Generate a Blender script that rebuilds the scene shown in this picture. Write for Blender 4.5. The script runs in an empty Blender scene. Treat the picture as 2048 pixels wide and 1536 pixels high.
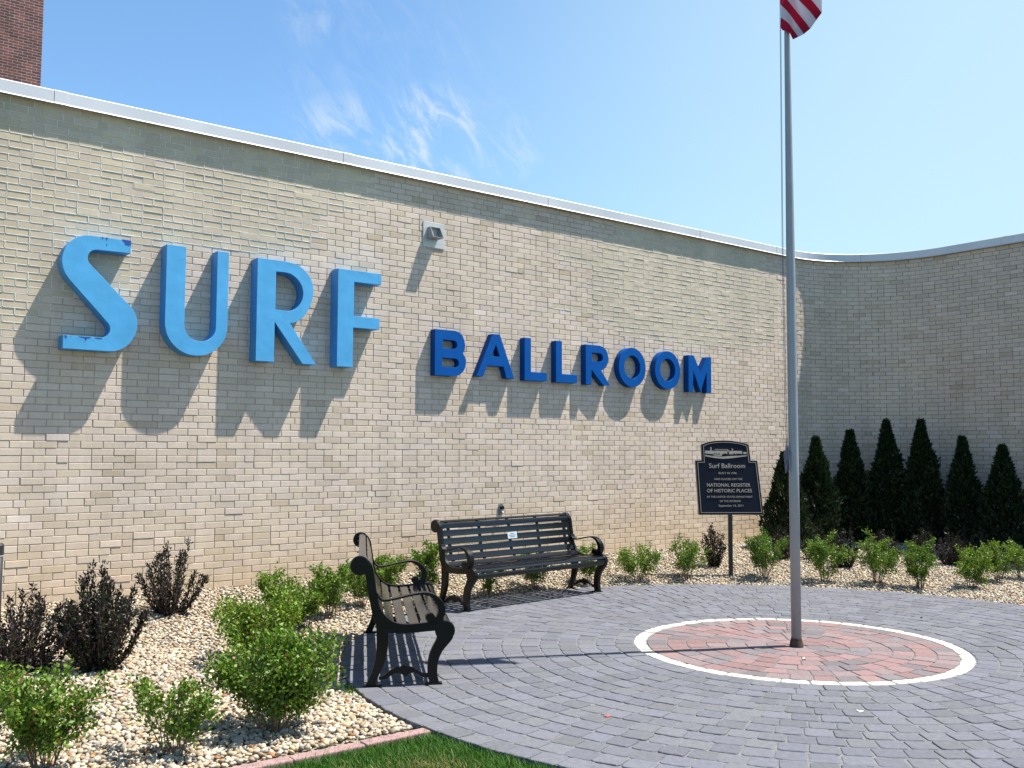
import bpy, bmesh, math, random
import numpy as np
from mathutils import Matrix, Vector

random.seed(7)
rng = np.random.default_rng(7)
sc = bpy.context.scene
COL = sc.collection
R = math.radians

# ------------------------------------------------------------------ camera
cam_d = bpy.data.cameras.new("camera")
cam = bpy.data.objects.new("camera", cam_d)
COL.objects.link(cam)
cam_d.sensor_width = 36.0
cam_d.sensor_fit = 'HORIZONTAL'
cam_d.lens = 36.0 * 1915 / 2048
cam_d.clip_end = 3000
cam.rotation_mode = 'QUATERNION'
_p, _r = R(4.054), R(0.146)
_x = Vector((1, 0, 0)); _up = Vector((0, -math.sin(_p), math.cos(_p))); _f = Vector((0, math.cos(_p), math.sin(_p)))
_rx = _x * math.cos(_r) + _up * math.sin(_r)
_ru = _up * math.cos(_r) - _x * math.sin(_r)
cam.matrix_world = Matrix(((_rx.x, _ru.x, -_f.x, 0), (_rx.y, _ru.y, -_f.y, 0), (_rx.z, _ru.z, -_f.z, 1.6), (0, 0, 0, 1)))
sc.camera = cam

# ------------------------------------------------------------------ light
SUN_AZ, SUN_EL = R(78.5), R(64.0)          # azimuth from +Y towards +X
SUN = Vector((math.sin(SUN_AZ) * math.cos(SUN_EL), math.cos(SUN_AZ) * math.cos(SUN_EL), math.sin(SUN_EL)))
sl = bpy.data.lights.new("sun", 'SUN'); sl.energy = 4.6; sl.angle = R(0.53); sl.color = (1.0, 0.95, 0.87)
so = bpy.data.objects.new("sun", sl); COL.objects.link(so)
so.rotation_mode = 'QUATERNION'; so.rotation_quaternion = SUN.to_track_quat('Z', 'Y'); so.location = SUN * 60

w = bpy.data.worlds.new("World"); sc.world = w; w.use_nodes = True
wn, wl = w.node_tree.nodes, w.node_tree.links
bg = wn["Background"]; bg.inputs[1].default_value = 0.085
sky = wn.new("ShaderNodeTexSky"); sky.sky_type = 'NISHITA'; sky.sun_disc = False
sky.sun_elevation = SUN_EL; sky.sun_rotation = SUN_AZ
sky.altitude = 300; sky.air_density = 1.0; sky.dust_density = 0.35; sky.ozone_density = 1.6
# wispy cirrus: noise on the view direction, held to a few patches of sky
geo = wn.new("ShaderNodeTexCoord")
def wmath(op, a=None, b=None, c=None):
    n = wn.new("ShaderNodeMath"); n.operation = op
    for i, v in enumerate((a, b, c)):
        if v is None: continue
        if isinstance(v, (int, float)): n.inputs[i].default_value = v
        else: wl.new(v, n.inputs[i])
    return n.outputs[0]
mr_ = wn.new("ShaderNodeMapping"); wl.new(geo.outputs["Generated"], mr_.inputs[0]); mr_.inputs["Rotation"].default_value = (0, R(-52), 0)
mp = wn.new("ShaderNodeMapping"); wl.new(mr_.outputs[0], mp.inputs[0])
mp.inputs["Scale"].default_value = (17, 12, 46); mp.inputs["Location"].default_value = (1.3, .4, 2.2)
nz = wn.new("ShaderNodeTexNoise"); wl.new(mp.outputs[0], nz.inputs["Vector"])
nz.inputs["Scale"].default_value = 1.0; nz.inputs["Detail"].default_value = 7; nz.inputs["Roughness"].default_value = 0.66; nz.inputs["Distortion"].default_value = 0.7
msum = None
for (d, inner, outer, amp) in (((-0.086, .946, .312), 0.9997, 0.9976, .75), ((-0.170, .936, .306), 0.9997, 0.9980, .45),
                               ((-0.19, .888, .418), 0.9999, 0.9991, .2), ((0.0, .951, .31), .9999, .9992, .3),
                               ((-0.115, .93, .345), 0.998, 0.990, .10)):
    dn = wn.new("ShaderNodeVectorMath"); dn.operation = 'DOT_PRODUCT'
    nm = wn.new("ShaderNodeVectorMath"); nm.operation = 'NORMALIZE'; wl.new(geo.outputs["Generated"], nm.inputs[0])
    wl.new(nm.outputs[0], dn.inputs[0]); v = Vector(d).normalized(); dn.inputs[1].default_value = v
    mr = wn.new("ShaderNodeMapRange"); mr.interpolation_type = 'SMOOTHSTEP'
    mr.inputs[1].default_value = outer; mr.inputs[2].default_value = inner; mr.inputs[3].default_value = 0; mr.inputs[4].default_value = amp
    wl.new(dn.outputs["Value"], mr.inputs[0])
    msum = mr.outputs[0] if msum is None else wmath('MAXIMUM', msum, mr.outputs[0])
cr = wn.new("ShaderNodeMapRange"); cr.interpolation_type = 'SMOOTHSTEP'
cr.inputs[1].default_value = 0.40; cr.inputs[2].default_value = 0.70
wl.new(nz.outputs["Fac"], cr.inputs[0])
cm = wmath('MULTIPLY', cr.outputs[0], msum)
mx = wn.new("ShaderNodeMix"); mx.data_type = 'RGBA'
wl.new(cm, mx.inputs[0]); wl.new(sky.outputs[0], mx.inputs[6]); mx.inputs[7].default_value = (4.1, 4.5, 4.6, 1)
# thin milky veil of high cloud towards the sun's side of the sky
vd = wn.new("ShaderNodeVectorMath"); vd.operation = 'DOT_PRODUCT'
vn = wn.new("ShaderNodeVectorMath"); vn.operation = 'NORMALIZE'; wl.new(geo.outputs["Generated"], vn.inputs[0])
wl.new(vn.outputs[0], vd.inputs[0]); vd.inputs[1].default_value = Vector((.72, .66, .20)).normalized()
vr = wn.new("ShaderNodeMapRange"); vr.interpolation_type = 'SMOOTHSTEP'
vr.inputs[1].default_value = .55; vr.inputs[2].default_value = 1.0; vr.inputs[3].default_value = 0; vr.inputs[4].default_value = .85
wl.new(vd.outputs["Value"], vr.inputs[0])
mv_ = wn.new("ShaderNodeMix"); mv_.data_type = 'RGBA'
tint = wn.new("ShaderNodeVectorMath"); tint.operation = 'MULTIPLY'; tint.inputs[1].default_value = (.80, .99, 1.06)
wl.new(sky.outputs[0], tint.inputs[0])
wl.new(vr.outputs[0], mv_.inputs[0]); wl.new(tint.outputs[0], mv_.inputs[6]); mv_.inputs[7].default_value = (3.1, 4.25, 4.6, 1)
wl.new(mv_.outputs[2], mx.inputs[6])
wl.new(mx.outputs[2], bg.inputs[0])

sc.view_settings.view_transform = 'Standard'; sc.view_settings.look = 'None'
sc.view_settings.gamma = 1; sc.view_settings.exposure = 1.3
sc.view_settings.use_curve_mapping = False

# ------------------------------------------------------------------ helpers
def mesh_obj(name, V, F, mat=None, parent=None, cols=None, smooth=False, mats=None, midx=None):
    """V (n,3); F: (m,k) array or list of tuples."""
    me = bpy.data.meshes.new(name)
    V = np.asarray(V, dtype=np.float32)
    if isinstance(F, np.ndarray):
        m, k = F.shape
        me.vertices.add(len(V)); me.vertices.foreach_set("co", V.ravel())
        me.loops.add(m * k); me.loops.foreach_set("vertex_index", F.astype(np.int32).ravel())
        me.polygons.add(m); me.polygons.foreach_set("loop_start", (np.arange(m) * k).astype(np.int32))
        me.update(calc_edges=True)
    else:
        me.from_pydata([tuple(map(float, v)) for v in V], [], [tuple(map(int, f)) for f in F])
    if cols is not None:
        a = me.attributes.new("Col", 'FLOAT_COLOR', 'POINT')
        c = np.ones((len(V), 4), np.float32); c[:, :3] = np.asarray(cols, np.float32)
        a.data.foreach_set("color", c.ravel())
    for mm in (mats or ([mat] if mat else [])): me.materials.append(mm)
    if midx is not None: me.polygons.foreach_set("material_index", np.asarray(midx, np.int32))
    if smooth: me.polygons.foreach_set("use_smooth", np.ones(len(me.polygons), bool))
    me.update()
    o = bpy.data.objects.new(name, me); COL.objects.link(o)
    if parent is not None: o.parent = parent
    return o

def tag(o, label=None, cat=None, group=None, kind=None):
    if label: o["label"] = label
    if cat: o["category"] = cat
    if group: o["group"] = group
    if kind: o["kind"] = kind
    return o

def empty(name, loc=(0, 0, 0), rz=0.0, label=None, cat=None, group=None):
    o = bpy.data.objects.new(name, None); COL.objects.link(o)
    o.empty_display_size = 0.1
    o.location = loc; o.rotation_euler = (0, 0, rz)
    return tag(o, label, cat, group)

def material(name, color=(.5, .5, .5), rough=.6, spec=.5, metal=0.0, attr=False, noise=None, bump=None, coat=0.0, sub=None, coords='Object'):
    """noise=(scale, amount[, detail]) varies the base colour; bump=(scale, strength, distance)."""
    m = bpy.data.materials.new(name); m.use_nodes = True
    nt = m.node_tree; n = nt.nodes; l = nt.links
    b = n["Principled BSDF"]
    b.inputs["Roughness"].default_value = rough; b.inputs["Metallic"].default_value = metal
    b.inputs["Specular IOR Level"].default_value = spec; b.inputs["Coat Weight"].default_value = coat
    tc = n.new("ShaderNodeTexCoord"); vec = tc.outputs[coords]
    if attr:
        at = n.new("ShaderNodeAttribute"); at.attribute_name = "Col"; csrc = at.outputs["Color"]
    else:
        rg = n.new("ShaderNodeRGB"); rg.outputs[0].default_value = (*color, 1); csrc = rg.outputs[0]
    if noise:
        nz = n.new("ShaderNodeTexNoise"); nz.inputs["Scale"].default_value = noise[0]; nz.inputs["Detail"].default_value = noise[2] if len(noise) > 2 else 4
        l.new(vec, nz.inputs["Vector"])
        mr = n.new("ShaderNodeMapRange"); mr.inputs[1].default_value = .25; mr.inputs[2].default_value = .75
        mr.inputs[3].default_value = 1 - noise[1]; mr.inputs[4].default_value = 1 + noise[1]
        l.new(nz.outputs["Fac"], mr.inputs[0])
        mu = n.new("ShaderNodeVectorMath"); mu.operation = 'SCALE'
        l.new(csrc, mu.inputs[0]); l.new(mr.outputs[0], mu.inputs["Scale"]); csrc = mu.outputs[0]
    l.new(csrc, b.inputs["Base Color"])
    if bump:
        nz = n.new("ShaderNodeTexNoise"); nz.inputs["Scale"].default_value = bump[0]; nz.inputs["Detail"].default_value = 5
        l.new(vec, nz.inputs["Vector"])
        bp = n.new("ShaderNodeBump"); bp.inputs["Strength"].default_value = bump[1]; bp.inputs["Distance"].default_value = bump[2]
        l.new(nz.outputs["Fac"], bp.inputs["Height"]); l.new(bp.outputs[0], b.inputs["Normal"])
    if sub:                                   # thin leaves: let some light through
        tr = n.new("ShaderNodeBsdfTranslucent"); ms = n.new("ShaderNodeMixShader")
        ms.inputs[0].default_value = sub
        sc_ = n.new("ShaderNodeVectorMath"); sc_.operation = 'MULTIPLY'; sc_.inputs[1].default_value = (1.25, 1.35, .6)
        l.new(csrc, sc_.inputs[0]); l.new(sc_.outputs[0], tr.inputs[0])
        l.new(b.outputs[0], ms.inputs[1]); l.new(tr.outputs[0], ms.inputs[2])
        l.new(ms.outputs[0], n["Material Output"].inputs[0])
    return m

def box_arrays(x0, x1, y0, y1, z0, z1):
    V = [(x0, y0, z0), (x1, y0, z0), (x1, y1, z0), (x0, y1, z0), (x0, y0, z1), (x1, y0, z1), (x1, y1, z1), (x0, y1, z1)]
    F = [(0, 3, 2, 1), (4, 5, 6, 7), (0, 1, 5, 4), (1, 2, 6, 5), (2, 3, 7, 6), (3, 0, 4, 7)]
    return V, F

class MB:
    def __init__(s): s.V = []; s.F = []; s.C = []
    def add(s, V, F, col=None):
        o = len(s.V); s.V += [tuple(v) for v in V]; s.F += [tuple(i + o for i in f) for f in F]
        if col is not None: s.C += [col] * len(V)
        return s
    def box(s, *a, col=None): V, F = box_arrays(*a); return s.add(V, F, col)
    def tube(s, pts, rad, n=10, cap=True, col=None):
        pts = [Vector(p) for p in pts]; k = len(pts)
        rr = rad if hasattr(rad, '__len__') else [rad] * k
        V = []; F = []
        prev = None
        for i, p in enumerate(pts):
            d = (pts[min(i + 1, k - 1)] - pts[max(i - 1, 0)]).normalized()
            a = d.orthogonal().normalized() if prev is None else (prev - d * prev.dot(d)).normalized()
            prev = a; b = d.cross(a)
            for j in range(n):
                t = 2 * math.pi * j / n
                V.append(p + a * math.cos(t) * rr[i] + b * math.sin(t) * rr[i])
        for i in range(k - 1):
            for j in range(n):
                F.append((i * n + j, i * n + (j + 1) % n, (i + 1) * n + (j + 1) % n, (i + 1) * n + j))
        if cap: F.append(tuple(range(n - 1, -1, -1))); F.append(tuple((k - 1) * n + j for j in range(n)))
        return s.add(V, F, col)
    def prism_y(s, poly, y0, y1):
        """polygon in (x, z) pulled along y."""
        n = len(poly)
        A = sum(poly[i][0] * poly[(i + 1) % n][1] - poly[(i + 1) % n][0] * poly[i][1] for i in range(n))
        if A < 0: poly = poly[::-1]
        V = [(x, y0, z) for x, z in poly] + [(x, y1, z) for x, z in poly]
        F = [tuple(range(n)), tuple(range(2 * n - 1, n - 1, -1))]
        F += [(i, i + n, (i + 1) % n + n, (i + 1) % n) for i in range(n)]
        return s.add(V, F)
    def build(s, name, mat, parent=None, smooth=False, bevel=0.0):
        o = mesh_obj(name, s.V, s.F, mat, parent, cols=s.C if s.C else None, smooth=smooth)
        if bevel:
            b = o.modifiers.new("bevel", 'BEVEL'); b.width = bevel; b.segments = 2; b.limit_method = 'ANGLE'; b.angle_limit = R(35)
        return o

def spline(pts, n=6):
    """Catmull-Rom through points (tuples of any length)."""
    P = [np.array(p, float) for p in pts]; out = []
    for i in range(len(P) - 1):
        a, b, c, d = P[max(i - 1, 0)], P[i], P[i + 1], P[min(i + 2, len(P) - 1)]
        for j in range(n):
            t = j / n
            out.append(.5 * ((2 * b) + (c - a) * t + (2 * a - 5 * b + 4 * c - d) * t * t + (3 * b - a - 3 * c + d) * t ** 3))
    out.append(P[-1]); return [tuple(o) for o in out]

def curve_solid(outlines, depth, bev=0.0, resolution=2):
    """2D filled outlines (first = outside, rest = holes) -> verts, polys; z from 0 to depth."""
    cu = bpy.data.curves.new("tmp", 'CURVE'); cu.dimensions = '2D'; cu.fill_mode = 'BOTH'
    cu.extrude = depth / 2 - bev; cu.bevel_depth = bev; cu.bevel_resolution = 1; cu.offset = -bev
    for ol in outlines:
        sp = cu.splines.new('POLY'); sp.points.add(len(ol) - 1); sp.use_cyclic_u = True
        for q, (x, y) in zip(sp.points, ol): q.co = (x, y, 0, 1)
    o = bpy.data.objects.new("tmp", cu); COL.objects.link(o)
    return _eval_mesh(o, depth / 2)

def _eval_mesh(o, dz):
    dg = bpy.context.evaluated_depsgraph_get(); dg.update()
    me = bpy.data.meshes.new_from_object(o.evaluated_get(dg))
    V = [(v.co.x, v.co.y, v.co.z + dz) for v in me.vertices]; F = [tuple(p.vertices) for p in me.polygons]
    Nn = [p.normal.copy() for p in me.polygons]
    cu = o.data; bpy.data.objects.remove(o); bpy.data.curves.remove(cu); bpy.data.meshes.remove(me)
    return V, F, Nn

def text_mesh(txt, width=None, height=None, depth=.002, bold=0.0):
    cu = bpy.data.curves.new("tmp", 'FONT'); cu.body = txt; cu.align_x = 'CENTER'; cu.extrude = depth / 2; cu.offset = bold
    cu.resolution_u = 3
    o = bpy.data.objects.new("tmp", cu); COL.objects.link(o)
    V, F, Nn = _eval_mesh(o, depth / 2)
    A = np.array(V); lo, hi = A.min(0), A.max(0)
    sx = width / (hi[0] - lo[0]); sy = height / (hi[1] - max(lo[1], 0)) if height else sx
    cx = (lo[0] + hi[0]) / 2
    return [((x - cx) * sx, y * sy, z) for x, y, z in V], F

def fillet(pts, n=8):
    """pts: (x, y, r) -> polyline with rounded corners."""
    out = []; k = len(pts)
    for i in range(k):
        x, y, r = pts[i]; p = Vector((x, y))
        if r <= 0: out.append((x, y)); continue
        a = (Vector(pts[i - 1][:2]) - p); b = (Vector(pts[(i + 1) % k][:2]) - p)
        la, lb = a.length, b.length; a.normalize(); b.normalize()
        ang = math.acos(max(-1, min(1, a.dot(b)))) / 2
        d = min(r / math.tan(ang), la * .98, lb * .98); rr = d * math.tan(ang)
        c = p + (a + b).normalized() * (rr / math.sin(ang))
        s0 = p + a * d - c; s1 = p + b * d - c
        t0 = math.atan2(s0.y, s0.x); t1 = math.atan2(s1.y, s1.x)
        while t1 - t0 > math.pi: t1 -= 2 * math.pi
        while t1 - t0 < -math.pi: t1 += 2 * math.pi
        for j in range(n + 1):
            t = t0 + (t1 - t0) * j / n; out.append((c.x + rr * math.cos(t), c.y + rr * math.sin(t)))
    return out

# ------------------------------------------------------------------ lay-out frame of the wall
WA = R(51.956)
U = Vector((math.sin(WA), math.cos(WA), 0)); N = Vector((math.cos(WA), -math.sin(WA), 0)); UP = Vector((0, 0, 1))
WN = -9.68                      # the wall face: N . p = WN
PC = Vector((2.367, 8.08, 0))   # flagpole = centre of the paved circle
PR, RR = 3.724, 1.344           # paving radius, outer radius of the white ring
EDGE_N = -4.80                  # edging between gravel and lawn
WB = 0.20                       # wall base height
S_ARC, ARC_R = 13.50, 1.80
ARC_L = ARC_R * math.pi / 2
def wall_pos(s, off=0.0, z=0.0):
    """s along the wall face (m), off outward from it."""
    if s <= S_ARC:
        p = U * s + N * (WN + off)
    elif s <= S_ARC + ARC_L:
        a = (s - S_ARC) / ARC_R
        rr = ARC_R - off
        p = U * (S_ARC + rr * math.sin(a)) + N * (WN + ARC_R - rr * math.cos(a))
    else:
        e = s - S_ARC - ARC_L
        p = U * (S_ARC + ARC_R - off) + N * (WN + ARC_R + e)
    return (p.x, p.y, z)
WALL_M = Matrix(((U.x, 0, N.x, 0), (U.y, 0, N.y, 0), (0, 1, 0, 0), (0, 0, 0, 1)))
def wall_matrix(t, z, off=0.0):
    m = WALL_M.copy(); m.translation = U * t + N * (WN + off) + UP * z; return m
def ground_z(x, y):
    """gravel bed rises from the paving and the edging to the wall."""
    p = Vector((x, y, 0))
    g = min(max((p - PC).length - PR, 0) if True else 0, 9)
    n, t = p.dot(N), p.dot(U)
    if n > EDGE_N: return -.03
    g = min(g, max(EDGE_N - n, 0))
    dw = max(min(n - WN, (S_ARC + ARC_R) - t), 0)
    f = g / max(g + dw, .01)
    return -.03 + .225 * f

# ------------------------------------------------------------------ materials
M_brick = material("wall_brick", attr=True, rough=.85, spec=.25, noise=(30, .06, 6), bump=(140, .16, .002))
M_coping = material("coping_metal", (.56, .56, .575), rough=.5, metal=.2, noise=(1.3, .10, 6), bump=(.7, .15, .03))
M_roof = material("roof_felt", (.2, .2, .2), rough=.9, noise=(4, .2))
M_paver = material("paver_stone", attr=True, rough=.88, spec=.3, noise=(28, .16, 8), bump=(70, .5, .006))
M_sand = material("joint_sand", (.130, .130, .132), rough=.95, noise=(30, .3), bump=(200, .5, .004))
M_soil = material("bed_soil", (.22, .18, .13), rough=1, noise=(20, .4), bump=(40, .6, .02))
M_pebble = material("river_pebble", attr=True, rough=.7, spec=.35, noise=(60, .12))
M_grass = material("grass_blade", attr=True, rough=.6, spec=.25, sub=.3)
M_turf = material("turf", (.035, .055, .014), rough=1, noise=(30, .4), bump=(60, .8, .03))
M_black = material("black_paint", (.0022, .0022, .003), rough=.30, spec=.28, coat=.0, noise=(12, .25), bump=(220, .08, .002))
M_slat = material("black_slat_paint", (.003, .0034, .005), rough=.17, spec=.5, coat=.0, noise=(14, .3), bump=(60, .06, .004))
M_leaf = material("green_leaf", attr=True, rough=.5, spec=.3, sub=.24)
M_dark = material("purple_leaf", attr=True, rough=.5, spec=.35, sub=.15)
M_needle = material("arborvitae_spray", attr=True, rough=.6, spec=.25, sub=.12)
M_stem = material("shrub_stem", (.16, .10, .065), rough=.85, noise=(60, .3))
M_bark = material("bark", (.10, .065, .045), rough=.95, noise=(30, .4), bump=(50, .6, .01))
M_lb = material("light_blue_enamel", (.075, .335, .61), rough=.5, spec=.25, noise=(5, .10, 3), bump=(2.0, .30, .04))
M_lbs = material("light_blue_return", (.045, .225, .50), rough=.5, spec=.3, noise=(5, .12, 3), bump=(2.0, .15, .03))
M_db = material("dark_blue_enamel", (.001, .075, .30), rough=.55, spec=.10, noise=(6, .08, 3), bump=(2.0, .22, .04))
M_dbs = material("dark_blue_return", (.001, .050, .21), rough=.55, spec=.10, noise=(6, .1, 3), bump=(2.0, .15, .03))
M_chip = material("old_blue_paint", (.004, .06, .30), rough=.5, noise=(40, .3))
M_pole = material("brushed_aluminium", (.30, .305, .32), rough=.5, metal=.35, noise=(3, .10), bump=(90, .08, .003))
M_rope = material("rope", (.18, .18, .22), rough=.9, noise=(200, .3))
M_rust = material("rusty_collar", (.055, .03, .02), rough=.8, noise=(40, .5), bump=(80, .4, .004))
M_plate = material("vent_plate_metal", (.50, .49, .47), rough=.45, metal=.3, noise=(9, .08), bump=(30, .15, .006))
M_vent = material("vent_duct_metal", (.30, .31, .33), rough=.5, metal=.4, noise=(20, .15))
M_navy = material("sign_navy", (.003, .0035, .012), rough=.5, spec=.2, noise=(9, .2), bump=(180, .12, .002))
M_bronze = material("sign_edge_bronze", (.17, .145, .095), rough=.5, metal=.2, noise=(14, .2))
M_tan = material("sign_raised_tan", (.46, .36, .26), rough=.5, metal=.1, noise=(40, .15))
M_post = material("dark_post_paint", (.012, .009, .010), rough=.5, noise=(9, .2), bump=(120, .1, .002))
M_bollard = material("grey_metal_paint", (.022, .023, .028), rough=.5, metal=.1, noise=(9, .2))
M_edging = material("pink_concrete_edging", (.27, .165, .158), rough=.9, noise=(14, .25, 6), bump=(60, .5, .006))
M_steel = material("worn_steel", (.22, .22, .23), rough=.4, metal=.7, noise=(40, .3))
M_silver = material("silver_plaque", (.66, .68, .70), rough=.3, metal=.5, noise=(50, .1))

# ------------------------------------------------------------------ ground
nt = M_brick.node_tree; nn, ll = nt.nodes, nt.links
_b = nn["Principled BSDF"]; _src = _b.inputs["Base Color"].links[0].from_socket
_tc = nn.new("ShaderNodeTexCoord"); _m = nn.new("ShaderNodeMapping"); _m.inputs["Scale"].default_value = (3.2, 3.2, .32); ll.new(_tc.outputs["Object"], _m.inputs[0])
_n = nn.new("ShaderNodeTexNoise"); _n.inputs["Scale"].default_value = 1.0; _n.inputs["Detail"].default_value = 6; _n.inputs["Roughness"].default_value = .65; ll.new(_m.outputs[0], _n.inputs["Vector"])
_r = nn.new("ShaderNodeMapRange"); _r.inputs[1].default_value = .3; _r.inputs[2].default_value = .7; _r.inputs[3].default_value = .90; _r.inputs[4].default_value = 1.07; ll.new(_n.outputs["Fac"], _r.inputs[0])
_n2 = nn.new("ShaderNodeTexNoise"); _n2.inputs["Scale"].default_value = .7; _n2.inputs["Detail"].default_value = 5; ll.new(_tc.outputs["Object"], _n2.inputs["Vector"])
_r2 = nn.new("ShaderNodeMapRange"); _r2.inputs[1].default_value = .3; _r2.inputs[2].default_value = .7; _r2.inputs[3].default_value = .96; _r2.inputs[4].default_value = 1.03; ll.new(_n2.outputs["Fac"], _r2.inputs[0])
_mu = nn.new("ShaderNodeMath"); _mu.operation = 'MULTIPLY'; ll.new(_r.outputs[0], _mu.inputs[0]); ll.new(_r2.outputs[0], _mu.inputs[1])
_v = nn.new("ShaderNodeVectorMath"); _v.operation = 'SCALE'; ll.new(_src, _v.inputs[0]); ll.new(_mu.outputs[0], _v.inputs["Scale"]); ll.new(_v.outputs[0], _b.inputs["Base Color"])
gm = MB(); gm.add([(-600, -200, -.09), (600, -200, -.09), (600, 900, -.09), (-600, 900, -.09)], [(0, 1, 2, 3)])
tag(gm.build("ground", M_turf), kind='structure')
# soil under the gravel
nt_, nn_ = 150, 46
V = []; F = []
for i in range(nt_ + 1):
    for j in range(nn_ + 1):
        t = -4 + (S_ARC + ARC_R + 4.2) * i / nt_; n = WN - .2 + (EDGE_N + .0 - WN + .2) * j / nn_
        p = U * t + N * n; V.append((p.x, p.y, ground_z(p.x, p.y) - .012))
for i in range(nt_):
    for j in range(nn_):
        a = i * (nn_ + 1) + j; F.append((a, a + nn_ + 1, a + nn_ + 2, a + 1))
tag(mesh_obj("soil", np.array(V), np.array(F), M_soil, smooth=True), kind='structure')

# ------------------------------------------------------------------ paving in rings round the flagpole
def paver_ring(V, F, C, r0, r1, n, ph, colf, gap=.0042, bev=.005, cut=.016, jit=.005):
    for k in range(n):
        a0 = ph + 2 * math.pi * k / n; a1 = ph + 2 * math.pi * (k + 1) / n
        rm = (r0 + r1) / 2
        if rm * (a1 - a0) < .02: continue
        q0, q1 = r0 + gap, r1 - gap
        g0, g1 = gap / max(q0, .05), gap / q1
        ca, cb = cut / max(q0, .06), cut / q1
        ca = min(ca, (a1 - a0) * .3); cb = min(cb, (a1 - a0) * .3); cc = min(cut, (q1 - q0) * .3)
        am = (a0 + a1) / 2
        raw = [(q0, a0 + g0 + ca), (q0, am), (q0, a1 - g0 - ca), (q0 + cc, a1 - (g0 + g1) / 2), (q1 - cc, a1 - g1),
               (q1, a1 - g1 - cb), (q1, am), (q1, a0 + g1 + cb), (q1 - cc, a0 + g1), (q0 + cc, a0 + (g0 + g1) / 2)]
        zc = random.gauss(0, .0012); tx, ty = random.gauss(0, .007), random.gauss(0, .007)
        cx, cy = rm * math.cos(am), rm * math.sin(am)
        P = [(r * math.cos(a) + random.gauss(0, jit * .5), r * math.sin(a) + random.gauss(0, jit * .5)) for r, a in raw]
        b0 = len(V); col = colf()
        for (h, sh) in ((-.06, 0), (-bev, 0), (-bev * .3, bev * .55), (0, bev * 1.5)):
            for x, y in P:
                dx, dy = cx - x, cy - y; L = math.hypot(dx, dy) + 1e-6
                x2, y2 = x + dx / L * sh, y + dy / L * sh
                V.append((PC.x + x2, PC.y + y2, h + zc + (x2 - cx) * tx + (y2 - cy) * ty)); C.append(col)
        m = len(P)
        for lv in range(3):
            for j in range(m):
                F.append((b0 + lv * m + j, b0 + lv * m + (j + 1) % m, b0 + (lv + 1) * m + (j + 1) % m, b0 + (lv + 1) * m + j))
        F.append(tuple(b0 + 3 * m + j for j in range(m)))
def c_grey():
    v = .112 * random.uniform(.86, 1.13); b = random.uniform(1.16, 1.28); return (v * .97, v * .99, v * (b - .09))
def c_red():
    k = random.random(); v = random.uniform(.85, 1.15)
    if k < .42: c = (.182, .116, .112)
    elif k < .75: c = (.160, .120, .120)
    else: c = (.128, .112, .118)
    return tuple(x * v for x in c)
def c_white():
    v = random.uniform(.9, 1.08); return (.42 * v, .40 * v, .34 * v)
V, F, C = [], [], []
rings = np.linspace(RR, PR - .16, 15)
for i in range(len(rings) - 1):
    r0, r1 = rings[i], rings[i + 1]
    n = max(8, int(round(2 * math.pi * (r0 + r1) / 2 / random.uniform(.150, .178))))
    paver_ring(V, F, C, r0, r1, n, random.random() * .4, c_grey)
paver_ring(V, F, C, PR - .16, PR, 134, .02, c_grey)
tag(mesh_obj("pavement", V, F, M_paver, cols=C), kind='structure')
V, F, C = [], [], []
rr_ = np.linspace(.085, RR - .112, 8)
for i in range(7):
    n = max(6, int(round(2 * math.pi * (rr_[i] + rr_[i + 1]) / 2 / .165)))
    paver_ring(V, F, C, rr_[i], rr_[i + 1], n, random.random(), c_red, gap=.004, cut=.008)
tag(mesh_obj("pavement_circle", V, F, M_paver, cols=C), kind='structure')
V, F, C = [], [], []
paver_ring(V, F, C, RR - .112, RR, 41, .05, c_white, gap=.0055, cut=.012)
tag(mesh_obj("pavement_ring", V, F, M_paver, cols=C), kind='structure')
V = [(PC.x, PC.y, -.0062)] + [(PC.x + (PR - .012) * math.cos(2 * math.pi * k / 128), PC.y + (PR - .012) * math.sin(2 * math.pi * k / 128), -.0062) for k in range(128)]
V += [(x, y, -.12) for x, y, z in V[1:]]
F = [(0, 1 + k, 1 + (k + 1) % 128) for k in range(128)] + [(1 + k, 129 + k, 129 + (k + 1) % 128, 1 + (k + 1) % 128) for k in range(128)]
tag(mesh_obj("pavement_bedding", V, F, M_sand), kind='structure')

# ------------------------------------------------------------------ building: brick wall, coping, roof
bld = empty("brick_building", wall_pos(6, 0, 0), 0, "long tan brick building whose wall curves round at the right", "building")
bld.location = (0, 0, 0)
CH = .0677; NCOURSE = 74; BL = .2032; SMAX = S_ARC + ARC_L + 6.0; SMIN = -3.0
def zone_a(t, z):
    """areas with yellower brick and wide white joints."""
    if t < 6.5:
        zb = np.interp(t, [0, 1.9, 2.1, 2.8, 2.95, 3.5, 4.1, 4.8, 4.95, 5.45, 5.46, 6.5], [2.6, 2.65, 3.05, 3.2, 3.66, 3.72, 3.75, 3.9, 4.35, 4.4, 4.62, 9])
        return z > zb
    if t < 13.4:
        zb = np.interp(t, [8.2, 8.3, 8.9, 9.0, 9.45, 9.5, 10.6, 12.4, 13.0, 13.2, 13.4], [9, 4.2, 4.2, 3.45, 3.4, 3.24, 3.26, 3.25, 3.5, 4.1, 9]) if t >= 8.2 else 9
        lo = 3.2
        if t > 8.25 and t < 9.0 and (3.5 < z < 3.6 or 4.2 < z < 4.27): return True
        return z > zb and z > lo and z < np.interp(t, [8.9, 9.4, 10, 12.2, 12.8, 13.4], [4.4, 4.62, 9, 9, 4.5, 4.25])
    return False
V, F, C = [], [], []
beads = []
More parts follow.
